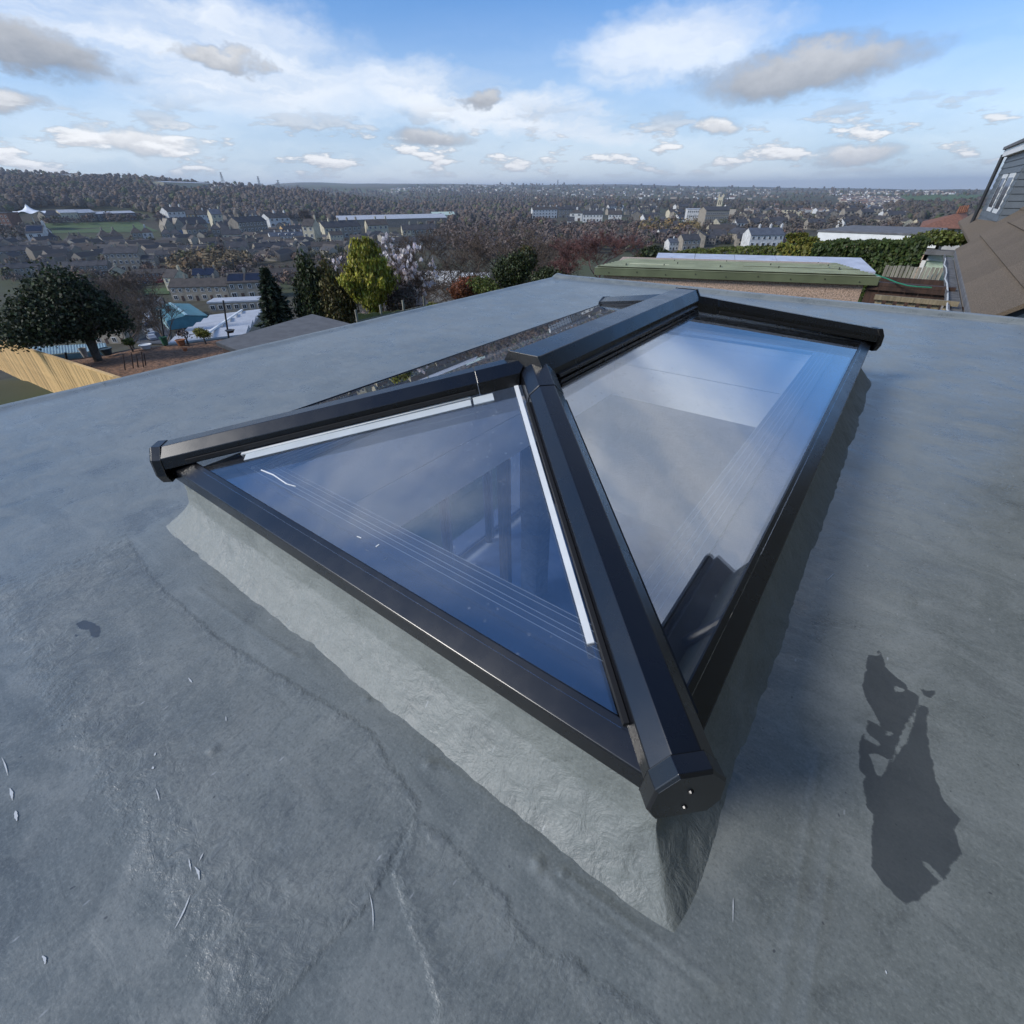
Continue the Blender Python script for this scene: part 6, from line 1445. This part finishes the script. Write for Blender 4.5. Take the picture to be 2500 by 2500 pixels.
# ================================================================== WOODS (bare winter crowns, read as one mass)
HS = np.array([h_[:2] for h_ in HOUSES])
def wood(name, label, polys, K=20, mat='winter_crown', gap=9.0, dome=True):
    Cs, Rs, Ts = [], [], []
    for poly, n, rsc, tone in polys:
        for (px, py) in inpoly(poly, n):
            h0 = hit(px, py, 100)
            if h0 is None: continue
            p, d_ = h0
            if d_ < 900 and len(HS) and np.min(np.hypot(HS[:, 0]-p[0], HS[:, 1]-p[1])) < gap: continue
            r = random.uniform(2.6, 5.2)*rsc*max(1, d_/2200); hh_ = random.uniform(1.5, 2.3); k = random.uniform(.72, 1.2); q = random.random()
            tn = (1.0, .97, .98) if q < .6 else ((1.15, .95, .85) if q < .8 else ((.75, .95, .6) if q < .9 else (.95, .88, 1.0)))
            Cs.append(p); Rs.append((r, r*hh_)); Ts.append([k*t_*u for t_, u in zip(tn, tone)])
    Cs = np.array(Cs); Rs = np.array(Rs); Ts = np.array(Ts); n = len(Cs)
    u = rng.normal(0, 1, (n, K, 3)); u[..., 2] = np.abs(u[..., 2])*1.0-.25; u /= np.linalg.norm(u, axis=2)[..., None]
    rad = rng.uniform(.62, 1.05, (n, K))*(1+.25*np.sin(u[..., 0]*5+Cs[:, None, 0])*np.cos(u[..., 1]*5+Cs[:, None, 1]))
    C = np.stack([Cs[:, None, 0]+u[..., 0]*rad*Rs[:, None, 0], Cs[:, None, 1]+u[..., 1]*rad*Rs[:, None, 0], Cs[:, None, 2]+Rs[:, None, 1]*.55+u[..., 2]*rad*Rs[:, None, 1]*.55], -1).reshape(-1, 3)
    V, F_ = quads(C, u.reshape(-1, 3), np.repeat(Rs[:, 0], K)*rng.uniform(.22, .55, n*K), 1.3, None, .38)
    t = np.repeat(np.repeat(Ts, K, 0)*rng.uniform(.8, 1.2, (n*K, 1)), 4, 0); t = np.concatenate([t, np.ones((len(t), 1))], 1)
    wo_ = mk_obj(name, np_mesh(name, V, F_, mat, tint=t), None, label, 'wood', None, 'stuff')
    if dome:
        el_ = np.radians([-25, 8, 38, 66]); na_ = 8; au = np.arange(na_)*2*math.pi/na_
        dirs = np.array([(math.cos(e_)*math.cos(a_), math.cos(e_)*math.sin(a_), math.sin(e_)) for e_ in el_ for a_ in au]+[(0, 0, 1.)])
        jr = rng.uniform(.72, 1.12, (n, len(dirs))); P_ = np.stack([Cs[:, None, 0]+dirs[None, :, 0]*jr*Rs[:, None, 0]*.9, Cs[:, None, 1]+dirs[None, :, 1]*jr*Rs[:, None, 0]*.9, Cs[:, None, 2]+Rs[:, None, 1]*.5+dirs[None, :, 2]*jr*Rs[:, None, 1]*.52], -1)
        fq = [(i*na_+k_, i*na_+(k_+1) % na_, (i+1)*na_+(k_+1) % na_, (i+1)*na_+k_) for i in range(3) for k_ in range(na_)]+[(24+k_, 24+(k_+1) % na_, 24+(k_+2) % na_, 32) for k_ in range(0, na_, 2)]
        F2 = (np.array(fq)[None]+np.arange(n)[:, None, None]*len(dirs)).reshape(-1, 4)
        t2 = np.repeat(np.concatenate([Ts, np.ones((n, 1))], 1), len(dirs), 0)
        cr = mk_obj('crowns', np_mesh('crowns', P_.reshape(-1, 3), F2, 'winter_mass', True, tint=t2), wo_); cr['kind'] = 'stuff'
wood('hillside_wood', 'bare brown winter wood covering the hill at left', [
    ([(0, 424), (130, 422), (300, 428), (620, 448), (760, 462), (760, 540), (560, 538), (400, 530), (330, 515), (100, 508), (0, 530)], 2300, 1.15, (1, 1, 1)),
    ([(0, 470), (110, 440), (330, 446), (330, 480), (0, 520)], 500, 1.2, (.8, .78, .8))])
wood('valley_wood', 'bare brown wood on the low hill behind the long warehouse', [([(560, 470), (700, 462), (900, 466), (1050, 500), (1090, 545), (840, 545), (700, 540), (600, 535)], 1500, 1.1, (.9, .88, .9))])
wood('spur_wood', 'grey brown wooded spurs right of the valley gap', [([(960, 472), (1150, 466), (1340, 480), (1500, 486), (1520, 505), (1300, 512), (1290, 560), (1100, 545), (1060, 505)], 1500, 1.1, (.95, .92, .92)),
    ([(1290, 495), (1700, 490), (1900, 498), (2110, 505), (2110, 522), (1720, 515), (1300, 505)], 900, 1.1, (.72, .74, .72)), ([(2130, 508), (2430, 490), (2440, 560), (2330, 560), (2200, 540)], 700, 1.15, (.72, .74, .72))])
wood('far_wood', 'dark copses scattered over the far hills', [([(990, 456), (1300, 452), (1900, 461), (2390, 470), (2390, 480), (1900, 488), (1300, 484), (1000, 474)], 900, 1.0, (.8, .82, .8))], K=12)
wood('town_scrub', 'bare trees and scrub between the houses of the town', [
    ([(1000, 545), (1290, 530), (1380, 560), (1550, 545), (1660, 560), (1700, 600), (1560, 620), (1380, 620), (1200, 640), (1090, 605)], 900, .9, (1.05, .98, .9)),
    ([(1640, 520), (2250, 540), (2250, 565), (2000, 570), (1900, 600), (1640, 600)], 420, .9, (.85, .85, .75)), ([(1560, 545), (1700, 550), (1700, 585), (1560, 585)], 60, 1.0, (1.7, 1.5, .7)),
    ([(430, 640), (620, 635), (620, 668), (560, 672), (430, 672)], 150, .75, (1.3, 1.2, .75)), ([(0, 560), (110, 560), (110, 600), (0, 600)], 60, .8, (.9, .9, .8)),
    ([(0, 600), (900, 560), (900, 650), (600, 680), (300, 690), (0, 700)], 260, .62, (1, .95, .85)), ([(100, 536), (400, 530), (420, 545), (340, 546), (100, 552)], 70, .8, (1, .95, .9)),
    ([(200, 690), (340, 690), (340, 740), (200, 760)], 70, .6, (1, .95, .85)), ([(330, 690), (640, 680), (1000, 640), (1000, 700), (640, 720)], 130, .6, (1, .95, .85)), ([(730, 590), (830, 590), (900, 640), (760, 640)], 60, .6, (.7, .85, .6))], gap=6.5, K=64, dome=False)
o = bare(745, 512, 640, 'lone rounded brown tree in front of the valley wood', 0, 'twig', 1.1)

# ================================================================== HAZE
hzm = bpy.data.materials.new('haze'); hzm.use_nodes = True; t = NT(hzm.node_tree); o = t.n('ShaderNodeOutputMaterial')
pv = t.n('ShaderNodeVolumePrincipled', i={'Color': (.80, .88, 1.0, 1), 'Density': 1.05e-4, 'Anisotropy': .2}); t.l(pv.outputs[0], o.inputs['Volume']); M['haze'] = hzm
MB().box(-17500, 17500, -17500, 17500, -190, 170).obj('haze', 'haze', None, kind='stuff', label='thin pale air haze lying over the valley', cat='haze')
